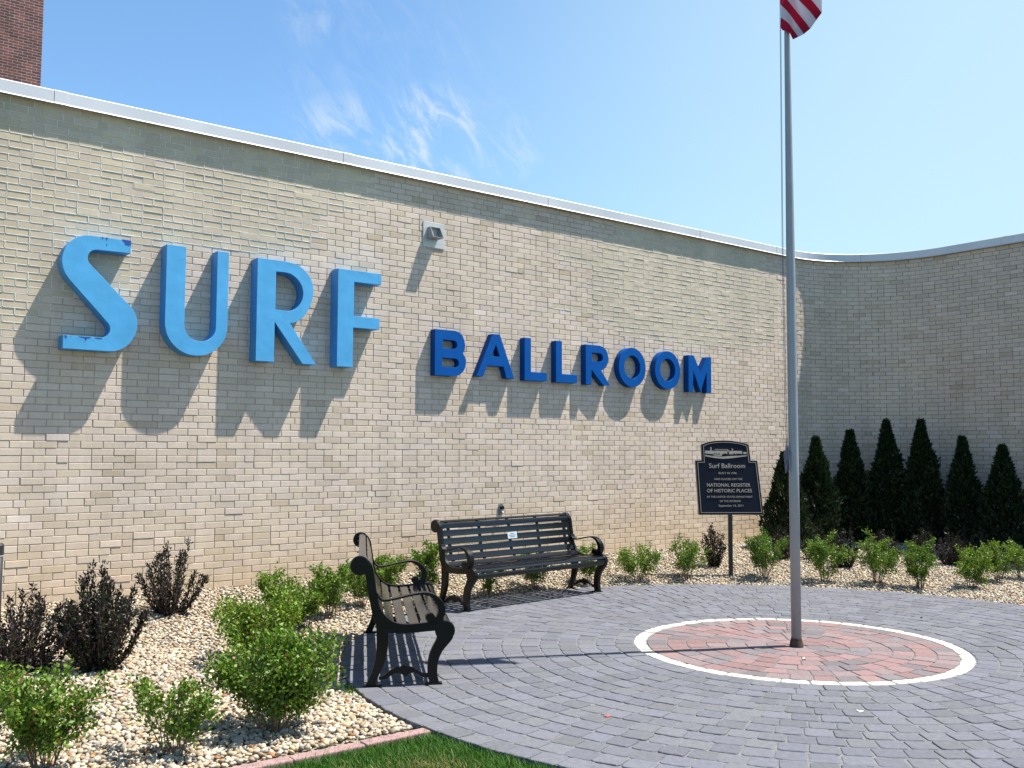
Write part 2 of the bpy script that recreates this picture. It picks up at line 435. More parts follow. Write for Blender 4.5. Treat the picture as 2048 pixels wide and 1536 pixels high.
def add_quad_box(s0, s1, z0, z1, f, back, bev, col):
    b0 = len(V)
    for (o, i) in ((back, 0), (f - bev * .7, 0), (f, bev)):
        for s_, z_ in ((s0 + i, z0 + i), (s1 - i, z0 + i), (s1 - i, z1 - i), (s0 + i, z1 - i)):
            V.append(wall_pos(s_, o, z_)); C.append(col)
    for lv in (0, 4):
        for j in range(4): F.append((b0 + lv + j, b0 + lv + (j + 1) % 4, b0 + lv + 4 + (j + 1) % 4, b0 + lv + 4 + j))
    F.append((b0 + 8, b0 + 9, b0 + 10, b0 + 11))
for c in range(NCOURSE):
    z0 = WB + (c - 2) * CH; z1 = z0 + CH
    if z1 > 4.93: z1 = 4.93
    if z0 >= z1: break
    cells = []
    if c % 6 == 3:                       # header course: long and short bricks in turn
        s = SMIN + random.choice([0, .05, .1]); k = 0
        while s < SMAX:
            L = BL * (1.0 if k % 2 == 0 else .5); cells.append((s, s + L)); s += L; k += 1
    else:
        s = SMIN - (BL / 2 if c % 2 else 0)
        while s < SMAX: cells.append((s, s + BL)); s += BL
    for (s0, s1) in cells:
        sm, zm = (s0 + s1) / 2, (z0 + z1) / 2
        A = bool(zone_a(sm, zm))
        v = random.gauss(1, .040)
        if A:
            base = (.525, .432, .320); tint = random.gauss(0, .02)
            col = (base[0] * v, base[1] * v * (1 + tint * .3), base[2] * v * (1 - tint))
            mort = (.56, .53, .46)
        else:
            k = random.random()
            if k < .50: base = (.560, .462, .368)
            elif k < .72: base = (.570, .468, .392)
            elif k < .85: base = (.528, .432, .334)
            elif k < .965: base = (.580, .485, .405)
            elif k < .987: base = (.48, .385, .285)
            else: base = (.60, .51, .45)
            col = tuple(x * v for x in base)
            mort = (.40, .335, .28)
            warm = max(0, min(1, (1.15 - zm) / .9))           # the lowest courses are a warmer tan
            col = (col[0] * (1 + .03 * warm), col[1] * (1 - .03 * warm), col[2] * (1 - .17 * warm))
        if not A and sm > S_ARC - .2: mort = (.20, .17, .145) if random.random() < .6 else (.32, .27, .23)   # dark unpointed joints, with the curve's shade also put into the mortar colour
        g = .0052 if A else .0031
        ge = random.uniform(.002, .006) if (not A and random.random() < .09) else 0
        f = random.uniform(-.0010, .0016)
        if random.random() < .06: f += random.uniform(.001, .003)
        tw = random.gauss(0, .0007)
        add_quad_box(s0 + g + random.uniform(0, .0015), s1 - g - ge - random.uniform(0, .0015), z0 + g + tw, z1 - g + tw * .5, f, -.012, .0028, col)
        # mortar behind the brick
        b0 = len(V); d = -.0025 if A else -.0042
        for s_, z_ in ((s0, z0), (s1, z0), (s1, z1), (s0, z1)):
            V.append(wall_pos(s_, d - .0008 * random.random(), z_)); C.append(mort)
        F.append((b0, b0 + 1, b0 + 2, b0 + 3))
        if A:                            # proud white joint squeezed out below and at the right end
            mv = random.uniform(.9, 1.1); mc = (.60 * mv, .58 * mv, .52 * mv)
            h = random.uniform(.002, .0042)
            add_quad_box(s0 + .004, s1 - .006, z0 - .0042, z0 + .0042, h, -.006, .0016, mc)
            add_quad_box(s1 - .0050, s1 + .0050, z0 + .0045, z1 - .003, h * random.uniform(.7, 1.1), -.006, .0018, mc)
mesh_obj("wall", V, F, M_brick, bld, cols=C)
# coping in ten-foot lengths with a cover plate at each joint
def sweep(s0, s1, prof, step=.12):
    n = max(1, int((s1 - s0) / step)) if s1 > S_ARC - .01 else 1
    V = []; F = []; m = len(prof)
    for i in range(n + 1):
        s = s0 + (s1 - s0) * i / n
        for o, z in prof: V.append(wall_pos(s, o, z))
    for i in range(n):
        for j in range(m): F.append((i * m + j, (i + 1) * m + j, (i + 1) * m + (j + 1) % m, i * m + (j + 1) % m))
    F.append(tuple(range(m))); F.append(tuple(n * m + j for j in range(m - 1, -1, -1)))
    return V, F
prof = [(-.02, 4.90), (.048, 4.885), (.068, 4.868), (.070, 4.872), (.060, 4.884), (.060, 4.996), (.054, 5.003), (-.36, 5.03), (-.36, 4.90)]
joints = [-3.0, -1.02, 2.03, 5.08, 8.13, 11.18, S_ARC - .42, S_ARC + ARC_L / 2, S_ARC + ARC_L + .9, S_ARC + ARC_L + 3.95, SMAX]
js = []
for a, b in zip(joints[:-1], joints[1:]): js.append((a, b))
for i, (a, b) in enumerate(js):
    if a < S_ARC < b: b_list = [(a, S_ARC), (S_ARC, b)]
    else: b_list = [(a, b)]
    cv = MB()
    for (p, q) in b_list:
        Vv, Ff = sweep(p + (.0025 if p == a else 0), q - (.0015 if q == b else 0), prof); cv.add(Vv, Ff)
    if i: 
        Vv, Ff = sweep(a + .003, a + .115, [(o + (.0025 if o > 0 else 0), z + (.002 if z > 4.9 else .001)) for o, z in prof]); cv.add(Vv, Ff)
    cv.build("coping", M_coping, bld)
rf = MB()
q = [U * -3 + N * (WN - .34), U * (S_ARC + ARC_R + .34) + N * (WN - .34), U * (S_ARC + ARC_R + .34) + N * (WN - 16), U * -3 + N * (WN - 16)]
rf.add([(p.x, p.y, 4.6) for p in q], [(0, 1, 2, 3)])
rf.build("roof", M_roof, bld)

# brick chimney behind the parapet
mch = bpy.data.materials.new("red_chimney_brick"); mch.use_nodes = True
n_, l_ = mch.node_tree.nodes, mch.node_tree.links
bt = n_.new("ShaderNodeTexBrick"); tcn = n_.new("ShaderNodeTexCoord"); mpn = n_.new("ShaderNodeMapping")
l_.new(tcn.outputs["Object"], mpn.inputs[0]); mpn.inputs["Rotation"].default_value = (R(90), 0, 0); l_.new(mpn.outputs[0], bt.inputs["Vector"])
bt.inputs["Color1"].default_value = (.150, .050, .040, 1); bt.inputs["Color2"].default_value = (.062, .026, .028, 1); bt.inputs["Mortar"].default_value = (.34, .26, .24, 1)
bt.inputs["Scale"].default_value = 1; bt.inputs["Brick Width"].default_value = .2032; bt.inputs["Row Height"].default_value = .0677; bt.inputs["Mortar Size"].default_value = .0055
bt.inputs["Bias"].default_value = -.1
nzc = n_.new("ShaderNodeTexNoise"); nzc.inputs["Scale"].default_value = 2.2; nzc.inputs["Detail"].default_value = 6; l_.new(tcn.outputs["Object"], nzc.inputs["Vector"])
mrc = n_.new("ShaderNodeMapRange"); mrc.inputs[1].default_value = .3; mrc.inputs[2].default_value = .7; mrc.inputs[3].default_value = .7; mrc.inputs[4].default_value = 1.25
l_.new(nzc.outputs["Fac"], mrc.inputs[0])
vmc = n_.new("ShaderNodeVectorMath"); vmc.operation = 'SCALE'; l_.new(bt.outputs["Color"], vmc.inputs[0]); l_.new(mrc.outputs[0], vmc.inputs["Scale"])
l_.new(vmc.outputs[0], n_["Principled BSDF"].inputs["Base Color"]); n_["Principled BSDF"].inputs["Roughness"].default_value = .9
bpn = n_.new("ShaderNodeBump"); bpn.inputs["Strength"].default_value = .6; bpn.inputs["Distance"].default_value = .008; bpn.invert = True
l_.new(bt.outputs["Fac"], bpn.inputs["Height"]); l_.new(bpn.outputs[0], n_["Principled BSDF"].inputs["Normal"])
chm = empty("brick_chimney", (-11.12, 22.0, 0), math.atan2(U.y, U.x), "dark red brick chimney rising behind the coping at the far left", "chimney")
MB().box(-2.6, 0, 0, 2.2, 0, 13.6).build("shaft", mch, chm)
MB().box(-2.68, .08, -.08, 2.28, 13.6, 13.9).build("cap", M_roof, chm)

# ------------------------------------------------------------------ sign letters on the wall
def letter(ch, outlines, light, label, chips=()):
    D_L = .175 if light else .105
    k_ = 1.0042 if light else 1.0116
    outlines = [[(x * k_, 1.6 + (z - 1.6) * k_) for x, z in ol] for ol in outlines]
    chips = [[(x * k_, 1.6 + (z - 1.6) * k_) for x, z in ol] for ol in chips]
    xs = [p[0] for p in outlines[0]]; zs = [p[1] for p in outlines[0]]
    t0, z0 = (min(xs) + max(xs)) / 2, min(zs)
    r = bpy.data.objects.new("sign_letter", None); COL.objects.link(r); r.empty_display_size = .1
    r.matrix_world = wall_matrix(t0, z0, 0.0)
    tag(r, label, "letter", "light blue letters of the upper word" if light else "dark blue letters of the lower word")
    V, F, Nn = curve_solid([[(x - t0, z - z0) for x, z in ol] for ol in outlines], D_L - .004, .002)
    V = [(x, y, z + .004) for x, y, z in V]
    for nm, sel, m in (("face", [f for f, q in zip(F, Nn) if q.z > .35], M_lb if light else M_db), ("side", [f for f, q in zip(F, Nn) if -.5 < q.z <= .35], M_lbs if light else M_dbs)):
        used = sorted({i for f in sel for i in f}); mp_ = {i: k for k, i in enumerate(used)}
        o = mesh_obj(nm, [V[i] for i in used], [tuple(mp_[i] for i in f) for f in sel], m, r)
        if nm == "face" and chips:
            for poly in chips:
                cv = MB()
                P = [(x - t0, z - z0, D_L + .0012) for x, z in poly]
                A = sum(P[i][0] * P[(i + 1) % len(P)][1] - P[(i + 1) % len(P)][0] * P[i][1] for i in range(len(P)))
                cv.add(P if A > 0 else P[::-1], [tuple(range(len(P)))])
                cv.build("paint_chip", M_chip, o)
    return r
T, Bz = 3.627, 2.540
S_out = fillet([(2.729, 3.627, 0), (2.729, 3.502, 0), (2.262, 3.500, .088), (2.90, 2.862, .0), ], 1)
# S: two arms joined by a slanting bar, round outside and inside
def S_shape():
    a = []
    a += [(2.728, 3.626), (2.728, 3.504)]
    a += fillet([(2.728, 3.504, 0), (2.262, 3.500, .084), (2.795, 2.920, .0)], 9)[1:-1]
    b = fillet([(2.335, 3.364, 0), (2.852, 2.862, .232), (2.708, 2.540, .0)], 10)[1:-1]
    return a
S1 = fillet([(2.728, 3.626, 0), (2.728, 3.503, 0), (2.215, 3.494, .086), (2.872, 2.862, .262), (2.700, 2.540, .24), (2.148, 2.542, 0),
             (2.148, 2.666, 0), (2.672, 2.668, .086), (2.045, 3.340, .262), (2.235, 3.626, .24)], 10)
chipsS = [[(2.640, 3.630), (2.728, 3.626), (2.728, 3.570), (2.712, 3.585), (2.705, 3.568), (2.69, 3.580), (2.672, 3.575), (2.668, 3.6), (2.652, 3.61)],
          [(2.46, 3.626), (2.472, 3.626), (2.47, 3.606), (2.463, 3.604)], [(2.492, 3.626), (2.512, 3.626), (2.508, 3.604), (2.498, 3.600)],
          [(2.498, 3.565), (2.512, 3.56), (2.505, 3.540)],
          [(2.155, 2.664), (2.182, 2.664), (2.178, 2.636), (2.168, 2.634), (2.164, 2.65)], [(2.21, 2.664), (2.222, 2.664), (2.218, 2.655)],
          [(2.275, 2.664), (2.39, 2.664), (2.385, 2.652), (2.36, 2.650), (2.352, 2.634), (2.342, 2.618), (2.338, 2.648), (2.30, 2.655)],
          [(2.425, 2.664), (2.49, 2.664), (2.485, 2.652), (2.43, 2.654)]]
letter('S', [S1], True, "light blue letter S with chipped dark blue spots, first letter of the upper word", chipsS)
U1 = fillet([(3.072, 3.640, 0), (3.072, 2.552, .315), (3.705, 2.552, .315), (3.705, 3.640, 0), (3.585, 3.640, 0), (3.585, 2.702, .15), (3.264, 2.702, .15), (3.264, 3.640, 0)], 12)
letter('U', [U1], True, "light blue letter U with thick left and thin right stem")
R1 = fillet([(4.016, T, 0), (4.016, Bz, 0), (4.219, Bz, 0), (4.219, 2.966, 0), (4.547, 2.538, 0), (4.702, 2.538, 0), (4.391, 2.968, 0),
             (4.440, 2.975, 0), (4.520, 3.020, 0), (4.598, 3.120, 0), (4.645, 3.230, 0), (4.660, 3.330, 0), (4.645, 3.430, 0), (4.595, 3.515, 0), (4.520, 3.580, 0), (4.420, 3.615, 0), (4.290, T, 0)])
R1h = spline([(4.224, 3.505), (4.350, 3.505), (4.420, 3.485), (4.490, 3.430), (4.532, 3.350), (4.538, 3.270), (4.510, 3.190), (4.455, 3.125), (4.370, 3.097), (4.224, 3.097)], 3)[::-1]
R1 = R1[:6] + spline(R1[6:], 3)
letter('R', [R1, R1h], True, "light blue letter R with a half-round bowl and slanting leg, before the F")
F1 = [(4.956, T), (4.956, 2.536), (5.152, 2.536), (5.152, 2.982), (5.487, 2.984), (5.487, 3.113), (5.157, 3.113), (5.157, 3.498), (5.505, 3.500), (5.505, T)]
letter('F', [F1], True, "light blue letter F with two arms, last letter of the upper word")
t, b = 3.055, 2.505
B1 = fillet([(6.245, t, 0), (6.245, b, 0), (6.705, b, .165), (6.700, 2.80, .10), (6.612, 2.786, 0), (6.690, 2.775, .10), (6.690, t, .16)], 9)
B1 = [(6.245, t), (6.245, b)] + spline([(6.50, b), (6.60, 2.525), (6.672, 2.590), (6.698, 2.672), (6.688, 2.74), (6.652, 2.787)], 4) + spline([(6.652, 2.787), (6.676, 2.84), (6.680, 2.91), (6.650, 2.995), (6.600, 3.038), (6.535, t)], 4)[1:]
def dslot(x0, x1, z0, z1): 
    r = (z1 - z0) / 2 * .98
    return fillet([(x0, z0, 0), (x1, z0, r), (x1, z1, r), (x0, z1, 0)], 7)[::-1]
letter('B', [B1, dslot(6.358, 6.566, 2.834, 2.936), dslot(6.350, 6.592, 2.612, 2.718)], False, "dark blue letter B with two slot holes, first letter of the lower word")
letter('A', [[(7.100, t + .008), (6.857, b + .02), (6.957, b + .02), (7.018, 2.663), (7.273, 2.663), (7.320, b + .015), (7.444, b + .015), (7.213, t + .008)], [(7.087, 2.783), (7.152, 2.932), (7.214, 2.783)][::-1]],
       False, "dark blue letter A with a flat top, between the B and an L")
for x0, lab in ((7.611, "dark blue letter L directly right of the A"), (8.137, "dark blue letter L directly left of the lower word's R")):
    letter('L', [[(x0, t), (x0, b + .003), (x0 + .372, b + .008), (x0 + .372, 2.620), (x0 + .104, 2.623), (x0 + .104, t)]], False, lab)
R2 = [(8.664, 3.044), (8.664, b), (8.764, b), (8.768, 2.709), (8.992, 2.500), (9.110, 2.510), (8.948, 2.704)] + spline([(8.948, 2.704), (9.03, 2.75), (9.076, 2.83), (9.080, 2.905), (9.045, 2.985), (8.99, 3.025), (8.92, 3.044)], 4)[1:]
letter('R', [R2, dslot(8.777, 8.978, 2.824, 2.938)], False, "dark blue letter R with a small bowl, between the second L and the first O")
def ell(cx, cz, a, b_, n=40): return [(cx + a * math.cos(2 * math.pi * k / n), cz + b_ * math.sin(2 * math.pi * k / n)) for k in range(n)]
for cx, lab in ((9.544, "dark blue letter O directly right of the lower word's R"), (10.264, "dark blue letter O directly left of the M")):
    letter('O', [ell(cx, 2.782, .265, .276), ell(cx, 2.784, .157, .164)[::-1]], False, lab)
M1 = [(10.710, 3.031), (10.706, 2.488), (10.802, 2.488), (10.815, 2.800), (10.972, 2.492), (11.109, 2.800), (11.105, 2.490), (11.212, 2.490), (11.218, 3.030), (11.125, 3.026), (10.976, 2.790), (10.828, 3.033)]
letter('M', [M1], False, "dark blue letter M, last letter of the lower word")

# ------------------------------------------------------------------ vent on the wall
vt = bpy.data.objects.new("wall_vent", None); COL.objects.link(vt); vt.empty_display_size = .1
vt.matrix_world = wall_matrix(6.35, 4.235, 0)
tag(vt, "square pale metal vent plate with a small open duct, high on the wall", "vent")
MB().add(*box_arrays(-.155, .155, -.158, .158, .001, .012)).build("plate", M_plate, vt, bevel=.003)
cv = MB()  # duct: top is short, bottom sticks out, front open
def duct(x0, x1, zt, zb, ot, ob, th):
    V = []
    for (i, (o_t, o_b)) in ((0, (ot, ob)), (th, (ot, ob))):
        V += [(x0 + i, zt - i, .01), (x1 - i, zt - i, .01), (x1 - i, zb + i, .01), (x0 + i, zb + i, .01), (x0 + i, zt - i, o_t), (x1 - i, zt - i, o_t), (x1 - i, zb + i, o_b), (x0 + i, zb + i, o_b)]
    F = []
    for j in range(4):
        k = (j + 1) % 4
        F += [(j, k, k + 4, j + 4), (8 + j, 12 + j, 12 + k, 8 + k), (4 + j, 4 + k, 12 + k, 12 + j)]
    return V, F
cv.add(*duct(-.095, .055, .085, -.055, .075, .15, .006)); cv.build("duct", M_vent, vt)
fc = bpy.data.objects.new("hose_tap", None); COL.objects.link(fc); fc.empty_display_size = .05
fc.matrix_world = wall_matrix(7.397, .875, 0)
tag(fc, "small dark oval tap plate on the wall above the far bench", "tap")
cv = MB(); 
V, F, _ = curve_solid([fillet([(-.042, -.07, .04), (.042, -.07, .04), (.042, .07, .04), (-.042, .07, .04)], 5)], .012); cv.add(V, F); cv.build("plate", M_steel, fc)
MB().tube([(0, .022, .01), (0, .022, .045)], [.020, .016], 12).tube([(0, .022, .04), (0, .022, .05)], [.024, .024], 8).build("knob", M_black, fc)
MB().tube([(0, -.03, .01), (0, -.03, .04), (0, -.045, .05)], [.014, .014, .013], 10).build("spout", M_pole, fc)

# ------------------------------------------------------------------ flagpole
fp = empty("flagpole", (PC.x, PC.y, 0), 0, "tall grey aluminium flagpole in the middle of the red paving circle", "flagpole")
LEAN = .0028
pz = [0, 1.5, 2.9, 4.0, 5.2, 6.9]; pr = [.0415, .0412, .039, .032, .0245, .019]
MB().tube([(z * LEAN, 0, z) for z in pz], pr, 24).build("pole", M_pole, fp, smooth=True)
MB().tube([(0, 0, 0), (0, 0, .045)], [.058, .050], 20).tube([(0, 0, .045), (0, 0, .062)], [.047, .046], 20).build("collar", M_rust, fp)
fin = MB(); fin.tube([(.019, 0, 6.9 + .09 * (1 - math.cos(math.pi * k / 10)) / 2 * 1.0) for k in range(11)], [max(.001, .05 * math.sin(math.pi * k / 10)) for k in range(11)], 16)
fin.build("finial", material("gilt_ball", (.6, .42, .12), rough=.3, metal=.9), fp, smooth=True)
cl = MB(); cl.tube([(-.040, -.01, 1.60), (-.062, -.015, 1.62), (-.060, -.015, 1.70)], [.008, .008, .005], 8); cl.tube([(-.062, -.015, 1.62), (-.058, -.015, 1.54)], [.008, .005], 8)
cl.build("cleat", M_pole, fp)
hy = MB()
hy.tube([(-.057, -.02, 1.64), (-.068, -.02, 1.9), (-.068, -.02, 3.2), (-.052, -.02, 5.2), (-.03, -.01, 6.85)], .0022, 6)
hy.tube([(-.05, -.025, 1.64), (-.060, -.03, 2.0), (-.063, -.03, 3.2), (-.048, -.03, 5.2), (-.025, -.02, 6.85)], .0022, 6)
for k in range(3):
    o = random.uniform(-.008, .008); dn = random.uniform(.14, .2)
    hy.tube(spline([(-.058 + o, -.028, 1.66), (-.085 - .01 * k + .02, -.03, 1.58), (-.072 + o, -.03, 1.66 - dn - .05), (-.056, -.028, 1.60 - dn * .5), (-.052 + o, -.028, 1.65)], 5), .003, 6)
hy.tube(spline([(-.05, -.035, 1.62), (-.046, -.04, 1.54), (-.044, -.04, 1.47), (-.052, -.04, 1.44)], 4), .006, 6)
hy.build("halyard", M_rope, fp, smooth=True)

# ------------------------------------------------------------------ flag hanging in folds
mfl = bpy.data.materials.new("flag_cloth"); mfl.use_nodes = True
n_, l_ = mfl.node_tree.nodes, mfl.node_tree.links
at = n_.new("ShaderNodeAttribute"); at.attribute_name = "Col"
bs = n_["Principled BSDF"]; bs.inputs["Roughness"].default_value = .75; bs.inputs["Specular IOR Level"].default_value = .2
l_.new(at.outputs["Color"], bs.inputs["Base Color"])
tr = n_.new("ShaderNodeBsdfTranslucent"); ms = n_.new("ShaderNodeMixShader"); ms.inputs[0].default_value = .55
l_.new(at.outputs["Color"], tr.inputs[0]); l_.new(bs.outputs[0], ms.inputs[1]); l_.new(tr.outputs[0], ms.inputs[2]); l_.new(ms.outputs[0], n_["Material Output"].inputs[0])
Ev = [(0, .025, 5.135), (1, .066, 5.145), (2, .110, 5.158), (3, .162, 5.193), (4, .215, 5.262), (5, .262, 5.318), (6, .268, 5.452), (8, .255, 5.68), (10, .235, 5.95), (13, .19, 6.35)]
V = []; F = []; C = []
NU, NVs = 34, 4
rowsv = []
for st in range(13):
    for k in range(NVs + (1 if st == 12 else 0)): rowsv.append((st + k / NVs, st))
RED, WHT, NVY = (.42, .012, .045), (.62, .60, .66), (.01, .015, .12)
rows_pts = []
for vv in [i / NVs for i in range(13 * NVs + 1)]:
    ex = .95 * np.interp(vv, [e[0] for e in Ev], [e[1] for e in Ev]); ez = np.interp(vv, [e[0] for e in Ev], [e[2] for e in Ev])
    hz = 5.243 + .1155 * vv; hx = -.068 + .004 * math.sin(vv)
    if vv < .01: hx = -.05
    row = []
    for i in range(NU + 1):
        u = i / NU
        if u <= .6:
            q = u / .6
            x = hx + (ex - hx) * q + .022 * math.sin(q * math.pi) * (1 - vv / 13)
            z = hz + (ez - hz) * q + .02 * math.sin(q * math.pi)
            y = -.035 - .16 * q * (x + .07) / .33 - .018 * math.sin(q * 7 + vv * .5) * q
        else:
            q = (u - .6) / .4
            x = ex - (ex - .02) * q * .9; z = ez + .42 * q + .012 * math.sin(q * 9)
            y0 = -.035 - .16 * (ex + .07) / .33 - .018 * math.sin(7 + vv * .5)
            y = y0 + .055 * math.sin(min(1, q * 4) * math.pi / 2) + (.09) * q
        row.append((x, y, z))
    rows_pts.append(row)
for r_i in range(13 * NVs):
    st = r_i // NVs; 
    for i in range(NU):
        col = RED if st % 2 == 0 else WHT
        if st >= 6 and i / NU < .4: col = NVY
        b0 = len(V)
        V += [rows_pts[r_i][i], rows_pts[r_i][i + 1], rows_pts[r_i + 1][i + 1], rows_pts[r_i + 1][i]]; C += [col] * 4
        F.append((b0, b0 + 1, b0 + 2, b0 + 3))
flag = mesh_obj("flag", np.array(V), np.array(F), mfl, cols=C, smooth=True)
flag.location = (PC.x + 5.3 * LEAN, PC.y, 0)
bm = bmesh.new(); bm.from_mesh(flag.data); bmesh.ops.remove_doubles(bm, verts=bm.verts, dist=1e-5) if False else None; bm.free()
tag(flag, "red and white striped flag hanging limp at the top of the flagpole", "flag")

# ------------------------------------------------------------------ plaque sign on a post
K = 12.4 / 1915 / 9.035            # crop pixels to metres at the sign
def sg(x, y): return ((x - 745) * K, (1440 - y) * K)
sgn = empty("plaque_sign", (2.80, 12.36, 0), R(4), "dark blue plaque sign with an arched top on a black post", "sign")
MB().box(-.024, .024, -.02, .028, -.2, .83).build("post", M_post, sgn, bevel=.004)
pan = bpy.data.objects.new("panel", None)
def panel_outline(g):
    top = [(265 + g, 168 + g * .9), (400, 122 + g), (550, 100 + g), (700, 94 + g), (850, 103 + g), (1000, 128 + g), (1140 - g, 168 + g * .9)]
    return ([sg(170 + g, 1432 - g), sg(1345 - g, 1432 - g), sg(1283 - g * .95, 458 + g), sg(1163 - g, 458 + g)] + [sg(*p) for p in spline(top, 3)[::-1]] + [sg(268 + g, 458 + g), sg(145 + g, 458 + g)])
V, F, Nn = curve_solid([panel_outline(0)], .045, .003)
tilt = Matrix.Rotation(R(-7), 4, 'X'); 
PM = Matrix.Translation((0, -.03, .80)) @ tilt @ Matrix.Rotation(R(90), 4, 'X')
def to_panel(V, dz): return [tuple(PM @ Vector((x, y, z + dz))) for x, y, z in V]
panel = mesh_obj("panel", to_panel(V, -.045), F, M_bronze, sgn)
V, F, Nn = curve_solid([panel_outline(6)], .006, .001); mesh_obj("board", to_panel(V, -.002), F, M_navy, panel)
o1, o2 = panel_outline(34), panel_outline(42)
V, F, Nn = curve_solid([o1, o2[::-1]], .003); mesh_obj("border_line", to_panel(V, .0042), F, M_tan, panel)
tm = MB()
for txt, cx, cyb, wd, ht, bold in (("Surf Ballroom", 718, 598, 660, 82, .004), ("BUILT IN 1948", 722, 708, 325, 36, .0), ("AND PLACED ON THE", 729, 815, 515, 36, .0),
                             ("NATIONAL REGISTER", 731, 932, 792, 60, .008), ("OF HISTORIC PLACES", 740, 1034, 820, 60, .008),
                             ("BY THE UNITED STATES DEPARTMENT", 743, 1132, 828, 34, .0), ("OF THE INTERIOR", 747, 1208, 385, 34, .0), ("September 16, 2011", 753, 1290, 445, 38, .0)):
    Vt, Ft = text_mesh(txt, wd * K, ht * K, .003, bold)
    ox, oz = sg(cx, cyb); mesh_obj("lettering", to_panel([(x + ox, y + oz, z) for x, y, z in Vt], .0042), Ft, M_tan, panel)
pic = MB()   # raised picture of a low building
def add_poly(pts, dz=.0042, th=.003):
    V, F, Nn = curve_solid([[sg(*p) for p in pts]], th); pic.add(to_panel(V, dz), F)
add_poly([(325, 285), (1005, 290), (1010, 345), (640, 352), (480, 350), (322, 335)][::-1])
add_poly([(325, 362), (480, 385), (640, 392), (800, 380), (1095, 368), (1090, 384), (800, 422), (640, 432), (480, 415), (322, 385)][::-1])
add_poly([(425, 220), (447, 220), (447, 284), (425, 284)][::-1]); add_poly([(505, 258), (750, 262), (770, 284), (740, 284), (735, 272), (510, 268)][::-1])
add_poly([(820, 240), (830, 240), (832, 288), (820, 288)][::-1]); add_poly([(832, 255), (850, 258), (848, 268), (832, 266)][::-1]); add_poly([(1030, 305), (1090, 310), (1090, 345), (1030, 345)][::-1])
add_poly([(470, 353), (630, 356), (630, 382), (480, 376)][::-1])
pic.build("picture_relief", M_tan, panel)
dk = MB()
for (x0, x1, y0, y1) in ((480, 500, 330, 352), (735, 762, 300, 350), (520, 540, 335, 352), (570, 592, 335, 352), (850, 870, 330, 350), (660, 720, 338, 352), (900, 990, 338, 346)):
    a, b_ = sg(x0, y1), sg(x1, y0); V, F = box_arrays(a[0], b_[0], a[1], b_[1], 0, .0015); mesh_obj("picture_opening", to_panel(V, .0072), F, M_navy, panel)

# ------------------------------------------------------------------ benches
def bp(x, y): return ((x - 305) / 1220 * .985, (1410 - y) / 1220 * .985)
def circ(cx, cy, r, n=26): return [bp(cx + r * math.cos(2 * math.pi * k / n), cy + r * math.sin(2 * math.pi * k / n)) for k in range(n)]
def ribbon(pts):
    """thick line in the (x, z) plane from (x, y, half thickness) crop points."""
    P = spline(pts, 5); L = []; Rr = []
    for i in range(len(P)):
        a, c = np.array(P[max(i - 1, 0)][:2]), np.array(P[min(i + 1, len(P) - 1)][:2])
        d = (c - a) / (np.linalg.norm(c - a) + 1e-9); nrm = np.array((-d[1], d[0]))
        L.append(bp(*(np.array(P[i][:2]) + nrm * P[i][2]))); Rr.append(bp(*(np.array(P[i][:2]) - nrm * P[i][2])))
    return L + Rr[::-1]
BLEN = 2.0
prof_pts = [bp(*p) for p in spline([(975, 1036), (999, 985), (996, 930), (968, 895), (920, 878), (860, 876), (740, 890), (600, 899), (500, 886), (425, 842), (364, 762), (340, 680), (305, 470), (288, 400), (262, 350), (220, 322), (175, 316), (130, 338), (105, 380)], 8)]
pl = [0]
for i in range(1, len(prof_pts)): pl.append(pl[-1] + math.dist(prof_pts[i], prof_pts[i - 1]))
def prof_at(s, inset):
    x = np.interp(s, pl, [p[0] for p in prof_pts]); z = np.interp(s, pl, [p[1] for p in prof_pts])
    e = .012
    x2 = np.interp(min(s + e, pl[-1]), pl, [p[0] for p in prof_pts]) - np.interp(max(s - e, 0), pl, [p[0] for p in prof_pts])
    z2 = np.interp(min(s + e, pl[-1]), pl, [p[1] for p in prof_pts]) - np.interp(max(s - e, 0), pl, [p[1] for p in prof_pts])
    L = math.hypot(x2, z2); nx, nz = -z2 / L, x2 / L        # points to the inside of the casting
    return x + nx * inset, z + nz * inset
